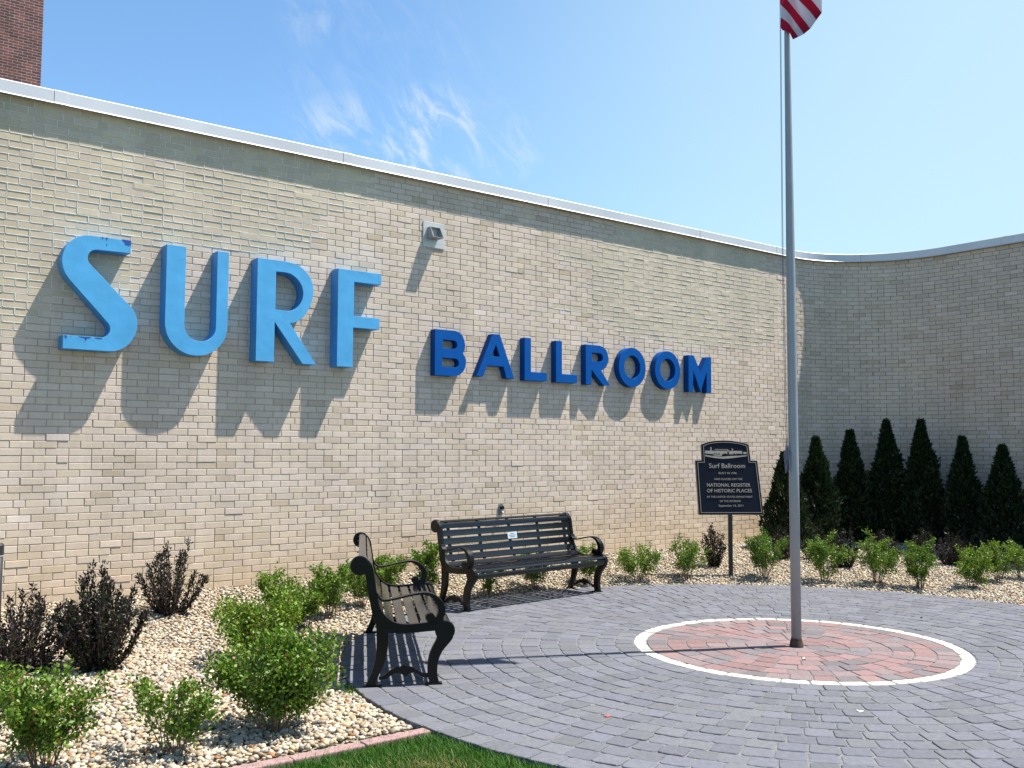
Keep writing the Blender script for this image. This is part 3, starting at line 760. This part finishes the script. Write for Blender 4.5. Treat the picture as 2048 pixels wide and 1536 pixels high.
def make_bench():
    r = empty("park_bench")
    for side, y in ((0, .02), (1, BLEN - .02)):
        y0, y1 = y - .02, y + .02
        fr = MB()
        top = spline([(258, 352), (290, 400), (306, 470), (341, 680), (364, 762), (424, 842), (500, 886), (600, 899), (740, 890), (860, 876), (930, 878)], 5)
        bot = spline([(895, 965), (820, 960), (600, 974), (500, 974), (425, 962), (345, 925), (292, 800), (246, 560), (228, 472), (200, 430)], 5)
        fr.prism_y([bp(*p) for p in top] + [bp(*p) for p in bot], y0, y1)
        fr.build("end_frame", M_black, r, bevel=.005)
        for cx_, cy_, r_ in ((185, 398, 83), (915, 960, 86)):
            MB().prism_y(circ(cx_, cy_, r_), y0 - .004, y1 + .004).build("scroll", M_black, r, bevel=.008)
        lg = MB()
        lb = [(322, 915, 0), (330, 1150, 0)]
        back = [bp(*p) for p in spline([(328, 900), (334, 1050), (326, 1170), (298, 1290), (240, 1412)], 5)] + [bp(*p) for p in spline([(318, 1412), (355, 1320), (402, 1215), (428, 1100), (434, 950)], 5)]
        lg.prism_y(back, y0 - .0015, y1 + .0015); lg.prism_y([bp(228, 1410), bp(228, 1397), bp(378, 1397), bp(378, 1410)], y0 - .012, y1 + .012)
        lg.build("leg", M_black, r, bevel=.005)
        lg = MB()
        front = [bp(*p) for p in spline([(842, 985), (842, 1030), (792, 1130), (770, 1230), (770, 1330), (790, 1412)], 5)] + [bp(*p) for p in spline([(874, 1412), (852, 1330), (856, 1230), (892, 1135), (975, 1035), (985, 990)], 5)]
        lg.prism_y(front, y0 - .0025, y1 + .0025); lg.prism_y([bp(742, 1410), bp(742, 1397), bp(893, 1397), bp(893, 1410)], y0 - .012, y1 + .012)
        lg.build("leg", M_black, r, bevel=.005)
        br = MB()
        br.prism_y([bp(*p) for p in spline([(355, 1335), (400, 1322), (440, 1290), (490, 1262), (530, 1258), (565, 1240), (600, 1256), (640, 1262), (690, 1292), (730, 1314), (785, 1318)], 3)] +
                   [bp(*p) for p in spline([(785, 1352), (735, 1350), (690, 1322), (640, 1308), (610, 1318), (580, 1336), (545, 1316), (500, 1308), (450, 1332), (410, 1354), (355, 1360)], 3)], y - .012, y + .012)
        br.build("leg_brace", M_black, r, bevel=.004)
        ar = MB()
        ar.prism_y(ribbon([(325, 628, 9), (345, 662, 9), (378, 690, 9), (420, 694, 9), (490, 682, 8), (640, 650, 8), (740, 642, 11), (820, 672, 19), (872, 735, 29), (884, 800, 31), (858, 858, 27), (812, 866, 27), (778, 850, 24)]), y - .030, y + .030)
        ar.prism_y(circ(786, 846, 40, 18), y - .033, y + .033)
        ar.prism_y([bp(838, 850), bp(905, 850), bp(900, 885), bp(832, 885)], y - .018, y + .018)
        ar.build("armrest", M_black, r, bevel=.006)
    # slats follow the curve of the casting
    pitch, wd, th, ins = .0845, .066, .011, .010
    seat, back = MB(), MB()
    n = int(pl[-1] / pitch)
    for i in range(n):
        s0 = .012 + i * pitch; s1 = s0 + wd
        if s1 > pl[-1]: break
        outer, inner = [], []
        for k in range(5):
            s = s0 + (s1 - s0) * k / 4
            bow = .0015 * (1 - (2 * k / 4 - 1) ** 2)
            outer.append(prof_at(s, ins - bow)); inner.append(prof_at(s, ins + th))
        (seat if i < n * .47 else back).prism_y(outer + inner[::-1], .0405, BLEN - .0405)
    seat.build("seat", M_slat, r, bevel=.003)
    bk = back.build("backrest", M_slat, r, bevel=.003)
    # flat straps under the slats
    for yy in (.13, .56, BLEN / 2, BLEN - .56, BLEN - .13):
        st = MB(); sa, sb = [], []
        for k in range(40):
            s = .05 + (pl[-1] - .1) * k / 39
            sa.append(prof_at(s, ins + th + .0005)); sb.append(prof_at(s, ins + th + .0075))
        st.prism_y(sa + sb[::-1], yy - .02, yy + .02); st.build("support_strap", M_black, r)
    return r
def copy_tree(o, parent=None):
    c = o.copy(); COL.objects.link(c); c.parent = parent
    for ch in list(o.children): copy_tree(ch, c)
    return c
b1 = make_bench()
b2 = copy_tree(b1)
tag(b1, "black slatted metal bench seen from its end, nearest the camera", "bench", "black park benches on the paving")
b1.location = (-.945, 6.66, .0); b1.rotation_euler = (0, 0, math.atan2(.153, .988))
tag(b2, "black slatted metal bench facing out with its back to the wall and a silver plaque", "bench", "black park benches on the paving")
fa = R(-47.1)
b2.location = (-.746, 10.09, 0); b2.rotation_euler = (0, 0, fa)
# plaque on the second bench
s_pl = None
for ch in b2.children:
    if ch.name.startswith("backrest"): bkr = ch
best = min(range(len(prof_pts)), key=lambda i: abs(prof_pts[i][1] - .672) + (0 if prof_pts[i][0] < .2 else 9))
s_pl = pl[best]
(x0, z0), (x1, z1) = prof_at(s_pl - .036, .003), prof_at(s_pl + .036, .003)
pq = MB(); pq.prism_y([(x0, z0), (x1, z1), (x1 - .004, z1 - .001), (x0 - .004, z0 - .001)], .95, 1.09)
pqo = pq.build("name_plaque", M_silver, b2)
tl = MB()
for f_, hw in ((.75, .028), (.5, .05), (.28, .036)):
    xa, za = x0 + (x1 - x0) * (f_ - .035) + .0012, z0 + (z1 - z0) * (f_ - .035); xb, zb = x0 + (x1 - x0) * (f_ + .035) + .0012, z0 + (z1 - z0) * (f_ + .035)
    tl.add([(xa, 1.02 - hw, za), (xa, 1.02 + hw, za), (xb, 1.02 + hw, zb), (xb, 1.02 - hw, zb)], [(0, 1, 2, 3)])
tl.build("engraving", M_bollard, pqo)

# ------------------------------------------------------------------ edging strips and bollard
def edging(t0, t1, label):
    o = empty("edging_strip", tuple(U * t0 + N * (EDGE_N + .0)), math.atan2(U.y, U.x), label, "edging", "pink edging strips along the lawn")
    L = t1 - t0; n = max(1, int(L / .42)); mb = MB()
    for k in range(n):
        a, b_ = L * k / n + .003, L * (k + 1) / n - .003; dz = random.uniform(-.004, .004)
        mb.box(a, b_, -.085 + random.uniform(-.004, .004), .0, -.12, .002 + dz)
    mb.build("strip", M_edging, o, bevel=.008)
    return o
# where the straight edging meets the paved circle
dn = PC.dot(N) - EDGE_N; hc = math.sqrt(PR ** 2 - dn ** 2); tc_ = PC.dot(U)
edging(-2.0, tc_ - hc - .01, "pink concrete edging strip between pebbles and lawn at the bottom left")
edging(tc_ + hc + .01, S_ARC + ARC_R - .1, "pink edging strip beyond the paving at the far right")
bo = empty("bollard", (-4.145, 7.77, .14), 0, "dark grey round metal post cut by the left edge", "post")
MB().tube([(0, 0, -.2), (0, 0, .62)], [.055, .055], 24).build("shaft", M_bollard, bo, smooth=True)
MB().tube([(0, 0, .625), (0, 0, .70), (0, 0, .715)], [.060, .060, .050], 24).build("cap", M_bollard, bo)
MB().tube([(0, 0, .612), (0, 0, .626)], [.0575, .0575], 24).build("ring", M_plate, bo)

# ------------------------------------------------------------------ pebbles
def ico(sub):
    bm = bmesh.new(); bmesh.ops.create_icosphere(bm, subdivisions=sub, radius=1)
    V = np.array([v.co[:] for v in bm.verts]); F = np.array([[v.index for v in f.verts] for f in bm.faces]); bm.free(); return V, F
def rand_rot(n):
    q = rng.normal(size=(n, 4)); q /= np.linalg.norm(q, axis=1)[:, None]
    a, b, c, d = q.T
    return np.stack([np.stack([1 - 2 * (c * c + d * d), 2 * (b * c - a * d), 2 * (b * d + a * c)], -1), np.stack([2 * (b * c + a * d), 1 - 2 * (b * b + d * d), 2 * (c * d - a * b)], -1), np.stack([2 * (b * d - a * c), 2 * (c * d + a * b), 1 - 2 * (b * b + c * c)], -1)], 1)
def scatter(step, keep):
    t = np.arange(-2.2, S_ARC + ARC_R, step); n = np.arange(WN, EDGE_N - .10, step)
    T_, N_ = np.meshgrid(t, n); T_ = T_.ravel() + rng.uniform(-.5, .5, T_.size) * step; N_ = N_.ravel() + rng.uniform(-.5, .5, N_.size) * step
    X = T_ * U.x + N_ * N.x; Y = T_ * U.y + N_ * N.y
    ok = (np.hypot(X - PC.x, Y - PC.y) > PR + .012) & (N_ > WN + .005) & (N_ < EDGE_N - .105)
    aa = (T_ > S_ARC) & (N_ < WN + ARC_R); ok &= ~(aa & (np.hypot(T_ - S_ARC, N_ - WN - ARC_R) > ARC_R)); ok &= T_ < S_ARC + ARC_R
    ok &= (Y > 3.8) & (np.abs(X) < .56 * Y + .7)
    ok &= keep(X, Y)
    return X[ok], Y[ok]
def pebbles(X, Y, sub, smin, smax):
    n = len(X); PV, PF = ico(sub); m = len(PV)
    PV = PV[None] * (1 + .13 * rng.normal(size=(n, m, 1)) * (1 if sub < 2 else .6))
    sz = rng.uniform(smin, smax, n) * np.where(rng.random(n) < .08, 1.35, 1)
    ax = np.stack([np.ones(n), rng.uniform(.65, .95, n), rng.uniform(.48, .72, n)], 1) * sz[:, None]
    PV = PV * ax[:, None, :]
    az = rng.uniform(0, 2 * np.pi, n); c, s = np.cos(az), np.sin(az)
    tl = rng.normal(0, .28, n); ct, st = np.cos(tl), np.sin(tl)
    x, y, z = PV[..., 0], PV[..., 1], PV[..., 2]
    x, z = x * ct[:, None] - z * st[:, None], x * st[:, None] + z * ct[:, None]
    x, y = x * c[:, None] - y * s[:, None], x * s[:, None] + y * c[:, None]
    gz = np.array([ground_z(a, b) for a, b in zip(X, Y)]) + rng.uniform(-.004, .012, n)
    V = np.stack([x + X[:, None], y + Y[:, None], z + gz[:, None]], -1).reshape(-1, 3)
    F = (PF[None] + (np.arange(n) * m)[:, None, None]).reshape(-1, 3)
    pal = np.array([(.60, .56, .49), (.66, .63, .58), (.52, .44, .33), (.47, .36, .25), (.56, .46, .41), (.36, .33, .30), (.25, .24, .24), (.38, .19, .09), (.60, .50, .34)])
    pr = np.array([.27, .20, .15, .08, .10, .07, .03, .03, .07]); 
    C = pal[rng.choice(len(pal), n, p=pr / pr.sum())] * rng.uniform(.42, .76, (n, 1)) * np.array([[1.0, .93, .80]])
    C = np.repeat(C, m, 0)
    return V, F, C
near = lambda X, Y: Y < 7.6
far = lambda X, Y: Y >= 7.6
parts = []
X, Y = scatter(.0275, near); parts.append(pebbles(X, Y, 2, .012, .0225))
X, Y = scatter(.030, far); parts.append(pebbles(X, Y, 1, .012, .022))
V = np.concatenate([p[0] for p in parts]); off = 0; Fs = []
for p in parts: Fs.append(p[1] + off); off += len(p[0])
tag(mesh_obj("gravel", V, np.concatenate(Fs), M_pebble, cols=np.concatenate([p[2] for p in parts]), smooth=True), "cream, tan and white river pebbles filling the planting bed", "gravel", kind='stuff')

# ------------------------------------------------------------------ grass
def grass(X, Y, hmin, hmax, wmin, wmax, dry):
    n = len(X); az = rng.uniform(0, 2 * np.pi, n); ln = rng.uniform(.1, .7, n); h = rng.uniform(hmin, hmax, n); wd = rng.uniform(wmin, wmax, n)
    dx, dy = np.cos(az), np.sin(az); px, py = -dy, dx
    z0 = np.full(n, -.065)
    b = np.stack([X, Y, z0], 1); wv = np.stack([px * wd, py * wd, np.zeros(n)], 1)
    mid = b + np.stack([dx * h * ln * .3, dy * h * ln * .3, h * .6], 1); tip = b + np.stack([dx * h * ln, dy * h * ln, h * (1 - .25 * ln)], 1)
    V = np.stack([b - wv, b + wv, mid + wv * .8, mid - wv * .8, tip], 1).reshape(-1, 3)
    k = np.arange(n)[:, None] * 5
    F = np.concatenate([k + np.array([[0, 1, 2]]), k + np.array([[0, 2, 3]]), k + np.array([[3, 2, 4]])])
    v = rng.uniform(.7, 1.25, (n, 1)); C = np.array([[.036, .118, .012]]) * v + rng.uniform(0, .012, (n, 1)) * np.array([[1, .7, .1]])
    d = (rng.random(n) < dry)[:, None]; C = np.where(d, np.array([[.24, .20, .085]]) * v, C)
    return V, F, np.repeat(C, 5, 0)
def lawn_pts(t0, t1, n0, n1, dens):
    k = int((t1 - t0) * (n1 - n0) * dens); t = rng.uniform(t0, t1, k); n = rng.uniform(n0, n1, k)
    X = t * U.x + n * N.x; Y = t * U.y + n * N.y
    ok = (np.hypot(X - PC.x, Y - PC.y) > PR + .005) & (n > EDGE_N + .005)
    return X[ok], Y[ok]
X, Y = lawn_pts(1.2, 6.5, EDGE_N + .012, -3.0, 16000)
ok = (Y > 4.1) & (np.abs(X) < .56 * Y + .3); X, Y = X[ok], Y[ok]
dr = .02 + .50 * np.exp(-(((X + .42) / .20) ** 2 + ((Y - 5.05) / .16) ** 2)) + .3 * np.exp(-(((X + .8) / .15) ** 2 + ((Y - 4.95) / .1) ** 2))
V1, F1_, C1 = grass(X, Y, .055, .088, .0016, .003, dr)
X2, Y2 = lawn_pts(8.9, 13.5, EDGE_N, -3.4, 3500)
V2, F2_, C2 = grass(X2, Y2, .05, .085, .003, .005, .35)
# a tuft in the joint by the near bench foot
k = 160; a = rng.uniform(0, 6.28, k); rr0 = rng.uniform(PR + .01, PR + .07, k); aa = rng.normal(R(203.2), .022, k)
Xt, Yt = PC.x + rr0 * np.cos(aa), PC.y + rr0 * np.sin(aa)
V3, F3_, C3 = grass(Xt, Yt, .06, .10, .003, .005, .05); 
tag(mesh_obj("grass", np.concatenate([V1, V2, V3]), np.concatenate([F1_, F2_ + len(V1), F3_ + len(V1) + len(V2)]), M_grass, cols=np.concatenate([C1, C2, C3])), "short green lawn grass with a dry patch", "grass", kind='stuff')

# ------------------------------------------------------------------ shrubs and trees
def leaves(P, D, length, width, col, fold=.25):
    """kite leaves at P pointing along D (both (n,3))."""
    n = len(P); D = D / np.linalg.norm(D, axis=1)[:, None]
    r = rng.normal(size=(n, 3)); S = np.cross(D, r); S /= np.linalg.norm(S, axis=1)[:, None]; Nn = np.cross(D, S)
    L = length[:, None]; W = width[:, None]
    V = np.stack([P, P + D * L * .45 + S * W + Nn * W * fold, P + D * L, P + D * L * .45 - S * W + Nn * W * fold], 1).reshape(-1, 3)
    k = np.arange(n)[:, None] * 4
    F = np.concatenate([k + np.array([[0, 1, 2]]), k + np.array([[0, 2, 3]])])
    return V, F, np.repeat(col, 4, 0)
def green_shrub(x, y, z, H, Wd, nleaf, nst, label, loose=1.0, yellow=.3, leaf=.026, low=.30):
    o = empty("green_shrub", (x, y, z), 0, label, "shrub", "bright green shrubs in the pebble bed")
    st = MB(); P = []; Dd = []
    tips = []
    for i in range(nst):
        a = rng.uniform(0, 2 * np.pi); rr = Wd / 2 * math.sqrt(rng.uniform(.04, 1)) * .92
        top = H * (1 - .30 * (rr / (Wd / 2)) ** 2) * rng.uniform(.76, 1.02)
        b = np.array([.10 * Wd * math.cos(a) * rng.random(), .10 * Wd * math.sin(a) * rng.random(), -.02])
        e = np.array([rr * math.cos(a), rr * math.sin(a), top])
        m1 = b + (e - b) * np.array([.30, .30, .36]) + rng.normal(0, .012, 3); m2 = b + (e - b) * np.array([.68, .68, .72]) + rng.normal(0, .015, 3)
        pts = spline([b, m1, m2, e], 3); pts = [np.array(p) for p in pts]
        st.tube(pts, list(np.linspace(.0040, .0012, len(pts))), 4, cap=False)
        tips.append(pts)
        nt = rng.integers(3, 6)
        for k in range(nt):                      # side twigs
            j = rng.integers(3, len(pts)); d = rng.normal(size=3) * np.array([1, 1, .6]) + np.array([math.cos(a) * .6, math.sin(a) * .6, .9]); d /= np.linalg.norm(d)
            q = pts[j] + d * rng.uniform(.05, .13) * (Wd / .55)
            st.tube([pts[j], q], [.0018, .0010], 3, cap=False); tips.append([pts[j], (pts[j] + q) / 2, q])
    per = max(6, int(nleaf * 2.15) // len(tips))
    for pts in tips:
        pts = np.array(pts); m = len(pts)
        lo = low if m > 3 else .0
        f = lo + (1 - lo) * rng.random(per) ** .75
        idx = f * (m - 1); i0 = np.minimum(idx.astype(int), m - 2); fr = (idx - i0)[:, None]
        q = pts[i0] * (1 - fr) + pts[i0 + 1] * fr + rng.normal(0, .020 * loose * Wd / .55, (per, 3))
        ax = (pts[-1] - pts[0]); ax /= np.linalg.norm(ax)
        P.append(q); Dd.append(rng.normal(size=(per, 3)) * .8 + ax * .55 + np.array([0, 0, .25]))
    P = np.concatenate(P); Dd = np.concatenate(Dd)
    P[:, 2] = np.clip(P[:, 2], .03, None)
    n = len(P)
    kk = np.clip(rng.random((n, 1)) * 1.35, 0, 1.3); base = np.array([[.075, .150, .018]]) * (1 - kk * yellow) + np.array([[.23, .31, .03]]) * kk * yellow
    col = base * rng.uniform(.65, 1.25, (n, 1))
    dead = rng.random(n) < .03; col[dead] = np.array([.22, .11, .04]) * rng.uniform(.7, 1.2, (dead.sum(), 1))
    V, F, C = leaves(P, Dd, rng.uniform(.75, 1.25, n) * leaf, rng.uniform(.26, .38, n) * leaf, col)
    mesh_obj("foliage", V, F, M_leaf, o, cols=C); st.build("stems", M_stem, o)
    return o
def dark_shrub(x, y, z, H, Wd, nst, nleaf, label, group="dark purple shrubs in the pebble bed", leaf=.034, spike=None, gr=.25):
    o = empty("purple_shrub", (x, y, z), 0, label, "shrub", group)
    st = MB(); P = []; Dd = []; per = int(nleaf * 2.0) // nst
    for i in range(nst):
        a = rng.uniform(0, 2 * np.pi); q = math.sqrt(rng.random()); rr = Wd / 2 * q
        top = H * (1 - .50 * q ** 1.4) * rng.uniform(.70, 1.03)
        if spike and i < len(spike): a, rr, top = spike[i][0], spike[i][1] * Wd / 2, spike[i][2] * H
        b = np.array([.22 * rr * math.cos(a), .22 * rr * math.sin(a), -.02]); e = np.array([rr * math.cos(a), rr * math.sin(a), top])
        m1 = b + (e - b) * np.array([.5, .5, .38]) + rng.normal(0, .012, 3)
        pts = np.array(spline([b, m1, e], 5)); st.tube(list(pts), list(np.linspace(.0045, .0015, len(pts))), 4, cap=False)
        m = len(pts); f = .12 + .88 * rng.random(per) ** .85; idx = f * (m - 1); i0 = np.minimum(idx.astype(int), m - 2); fr = (idx - i0)[:, None]
        P.append(pts[i0] * (1 - fr) + pts[i0 + 1] * fr + rng.normal(0, .012, (per, 3)))
        d = pts[i0 + 1] - pts[i0]; d /= np.linalg.norm(d, axis=1)[:, None]
        Dd.append(d * .75 + rng.normal(size=(per, 3)) * .5)
    P = np.concatenate(P); Dd = np.concatenate(Dd); P[:, 2] = np.clip(P[:, 2], .01, None); n = len(P)
    g = rng.random((n, 1)) < gr
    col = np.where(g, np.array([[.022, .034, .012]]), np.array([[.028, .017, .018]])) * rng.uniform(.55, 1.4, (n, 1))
    V, F, C = leaves(P, Dd, rng.uniform(.7, 1.25, n) * leaf, rng.uniform(.15, .24, n) * leaf, col)
    mesh_obj("foliage", V, F, M_dark, o, cols=C); st.build("stems", M_stem, o)
    return o
def arborvitae(x, y, H, Wd, label, seed_tips=1, lean=0.0):
    z = ground_z(x, y)
    o = empty("arborvitae_tree", (x, y, z), rng.uniform(0, 6), label, "tree", "dark columnar evergreens along the curved wall")
    MB().tube([(0, 0, -.05), (.01, 0, H * .5), (0, .01, H * .9)], [.03, .018, .006], 8).build("trunk", M_bark, o)
    n = int(6500 * H * Wd / 1.0)
    h = rng.random(n) ** .82
    ph = rng.uniform(0, 6.3, 4)
    lump = lambda a, h: 1 + .17 * np.sin(2 * a + 7 * h + ph[0]) + .13 * np.sin(3 * a - 15 * h + ph[1]) + .10 * np.sin(5 * a + 24 * h + ph[2])
    a = rng.uniform(0, 2 * np.pi, n)
    prof = Wd / 2 * np.interp(h, [0, .06, .22, .5, .75, .9, 1], [.84, .96, .98, .80, .46, .20, .03])
    rad = prof * lump(a, h) * np.sqrt(rng.uniform(.30, 1, n)) * rng.normal(1, .07, n)
    P = np.stack([rad * np.cos(a) + lean * h, rad * np.sin(a), h * H * .97], 1)
    Dd = np.stack([np.cos(a) * .55, np.sin(a) * .55, np.full(n, .9)], 1) + rng.normal(0, .32, (n, 3))
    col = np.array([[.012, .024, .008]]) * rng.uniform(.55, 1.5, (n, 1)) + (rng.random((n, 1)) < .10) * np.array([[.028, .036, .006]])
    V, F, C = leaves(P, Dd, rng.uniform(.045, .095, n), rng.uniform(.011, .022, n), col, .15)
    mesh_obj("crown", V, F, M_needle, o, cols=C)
    return o

GS = [  # x, y, height, width, leaves, stems, label
 (-2.350, 4.944, .52, .52, 2300, 17, "bright green shrub at the bottom left corner in front of the purple shrubs", 1.2, .35),
 (-1.795, 5.197, .39, .44, 900, 11, "small sparse green shrub with bare twigs nearest the edging strip", 1.3, .3),
 (-1.362, 5.645, .54, .70, 4600, 26, "largest dense green shrub, left of the near bench's shadow", 1.1, .3),
 (-1.90, 7.30, .52, .66, 3300, 22, "wide yellowish green shrub just behind the largest green one", 1.1, .6),
 (-1.834, 8.680, .40, .46, 1700, 15, "green shrub in the left row, behind the wide yellowish one", 1.0, .3),
 (-2.20, 9.25, .36, .42, 1200, 13, "low green shrub closest to the wall in the left cluster", 1.2, .45),
 (-1.714, 9.176, .52, .42, 1900, 15, "upright green shrub with visible stems, left of the near bench's back", 1.0, .3),
 (-1.504, 9.704, .48, .38, 1300, 13, "green shrub half hidden behind the near bench's top roll", 1.0, .3),
 (-1.275, 10.305, .46, .40, 1500, 13, "green shrub seen above the near bench's armrest", 1.0, .45),
 (-.90, 10.50, .58, .40, 1700, 14, "green shrub touching the left end of the far bench", 1.0, .3),
 (-.242, 10.906, .36, .32, 800, 10, "small green shrub behind the left half of the far bench", 1.1, .35),
 (.282, 11.30, .50, .46, 1500, 14, "green shrub behind the middle of the far bench", 1.1, .35),
 (.924, 11.704, .50, .38, 1300, 12, "green shrub framed by the far bench's right armrest", 1.0, .35),
 (1.554, 11.999, .42, .58, 1700, 15, "low green shrub first to the right of the far bench", 1.2, .5),
 (2.197, 12.161, .52, .53, 1500, 15, "thin green shrub directly left of the plaque sign's post", 1.2, .35),
 (3.181, 12.201, .54, .58, 2400, 18, "rounded dark green shrub between the sign post and the flagpole", 1.0, .12),
 (3.872, 11.985, .57, .54, 1900, 16, "green shrub just right of the flagpole with bare lower stems", 1.0, .35),
 (4.467, 11.810, .57, .60, 2000, 17, "spreading green shrub second to the right of the flagpole", 1.1, .4),
 (4.848, 11.502, .56, .50, 2100, 16, "rounded green shrub third to the right of the flagpole", 1.0, .2),
 (5.422, 11.449, .45, .56, 1900, 15, "lower yellowish green shrub nearest the paving at the far right", 1.1, .6),
 (5.967, 11.858, .49, .52, 1700, 14, "green shrub behind the lower yellowish one at the far right", 1.0, .5),
 (6.405, 12.163, .47, .50, 1300, 13, "green shrub cut by the right edge of the photo", 1.0, .45),
]
for (x, y, H, Wd, nl, ns, lab, loose, yel) in GS:
    green_shrub(x, y, ground_z(x, y), H, Wd * (1.10 if y < 10.6 else .96), nl, ns, lab, loose, yel, .027 if y < 10.6 else .024, .30 if y < 10.6 else .42)
dark_shrub(-3.35, 6.68, ground_z(-3.35, 6.68), .60, .74, 34, 3000, "dark purple shrub with one tall shoot beside the grey post at the left edge", spike=[(0.2, .12, 1.0), (.8, .22, .86), (0, .62, .70)])
dark_shrub(-2.885, 6.86, ground_z(-2.885, 6.86), .78, .62, 52, 6000, "tallest bushy dark purple shrub, second from the left edge", gr=.38)
dark_shrub(-3.089, 8.79, ground_z(-3.089, 8.79), .68, .60, 30, 2300, "open dark purple shrub with spreading shoots standing alone by the wall", spike=[(.1, .5, 1.0), (3.0, .15, .93), (3.3, .9, .52), (.0, 1.1, .50), (.3, 1.0, .47), (3.0, .95, .45)])
dark_shrub(2.693, 12.874, ground_z(2.693, 12.874), .62, .34, 20, 1300, "dark brownish shrub directly behind the plaque sign's post", gr=.4)
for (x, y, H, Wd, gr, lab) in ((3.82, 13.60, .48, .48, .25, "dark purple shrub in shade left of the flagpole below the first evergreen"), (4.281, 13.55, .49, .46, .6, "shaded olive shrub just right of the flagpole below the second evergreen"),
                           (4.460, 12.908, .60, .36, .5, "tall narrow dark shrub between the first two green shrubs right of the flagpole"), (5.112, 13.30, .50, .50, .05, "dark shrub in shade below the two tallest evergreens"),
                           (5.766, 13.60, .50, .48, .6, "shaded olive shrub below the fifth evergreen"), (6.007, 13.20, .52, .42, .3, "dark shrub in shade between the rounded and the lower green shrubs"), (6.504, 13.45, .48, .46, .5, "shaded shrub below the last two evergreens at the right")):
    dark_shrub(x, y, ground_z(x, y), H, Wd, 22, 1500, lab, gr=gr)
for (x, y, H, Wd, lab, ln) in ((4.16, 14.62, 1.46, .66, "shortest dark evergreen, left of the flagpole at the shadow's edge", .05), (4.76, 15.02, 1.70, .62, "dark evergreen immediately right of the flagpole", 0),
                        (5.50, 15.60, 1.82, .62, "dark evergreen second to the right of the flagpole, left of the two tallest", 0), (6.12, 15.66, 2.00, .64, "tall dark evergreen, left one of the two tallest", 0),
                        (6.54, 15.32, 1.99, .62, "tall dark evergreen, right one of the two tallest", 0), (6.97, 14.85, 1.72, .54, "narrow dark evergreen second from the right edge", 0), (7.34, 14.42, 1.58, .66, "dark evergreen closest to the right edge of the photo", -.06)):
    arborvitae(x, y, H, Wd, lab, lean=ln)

# ------------------------------------------------------------------ bits lying on the paving
def bit(x, y, col, label, r=.018):
    m = material("fallen_leaf_" + str(int(x * 100)), col, rough=.7, noise=(60, .2))
    pts = [(r * 1.3 * math.cos(a) , r * .7 * math.sin(a), .004 + .006 * math.cos(2 * a)) for a in np.linspace(0, 2 * math.pi, 9)[:-1]]
    pts += [(p[0] * .92, p[1] * .92, p[2] - .003) for p in pts]
    F = [tuple(range(8)), tuple(range(15, 7, -1))] + [(i + 8, (i + 1) % 8 + 8, (i + 1) % 8, i) for i in range(8)]
    o = mesh_obj("fallen_leaf", pts, F, m); o.location = (x, y, .004); o.rotation_euler = (0, 0, random.random() * 6); tag(o, label, "leaf")
bit(.585, 5.93, (.5, .10, .07), "small red leaf lying on the grey paving in front")
bit(2.27, 7.55, (.75, .72, .66), "small white scrap lying on the red circle by the flagpole")
bit(2.16, 6.05, (.7, .68, .62), "small white scrap lying on the grey paving near the bottom edge")
bit(3.98, 9.43, (.03, .025, .02), "small dark leaf lying on the grey paving at the right")
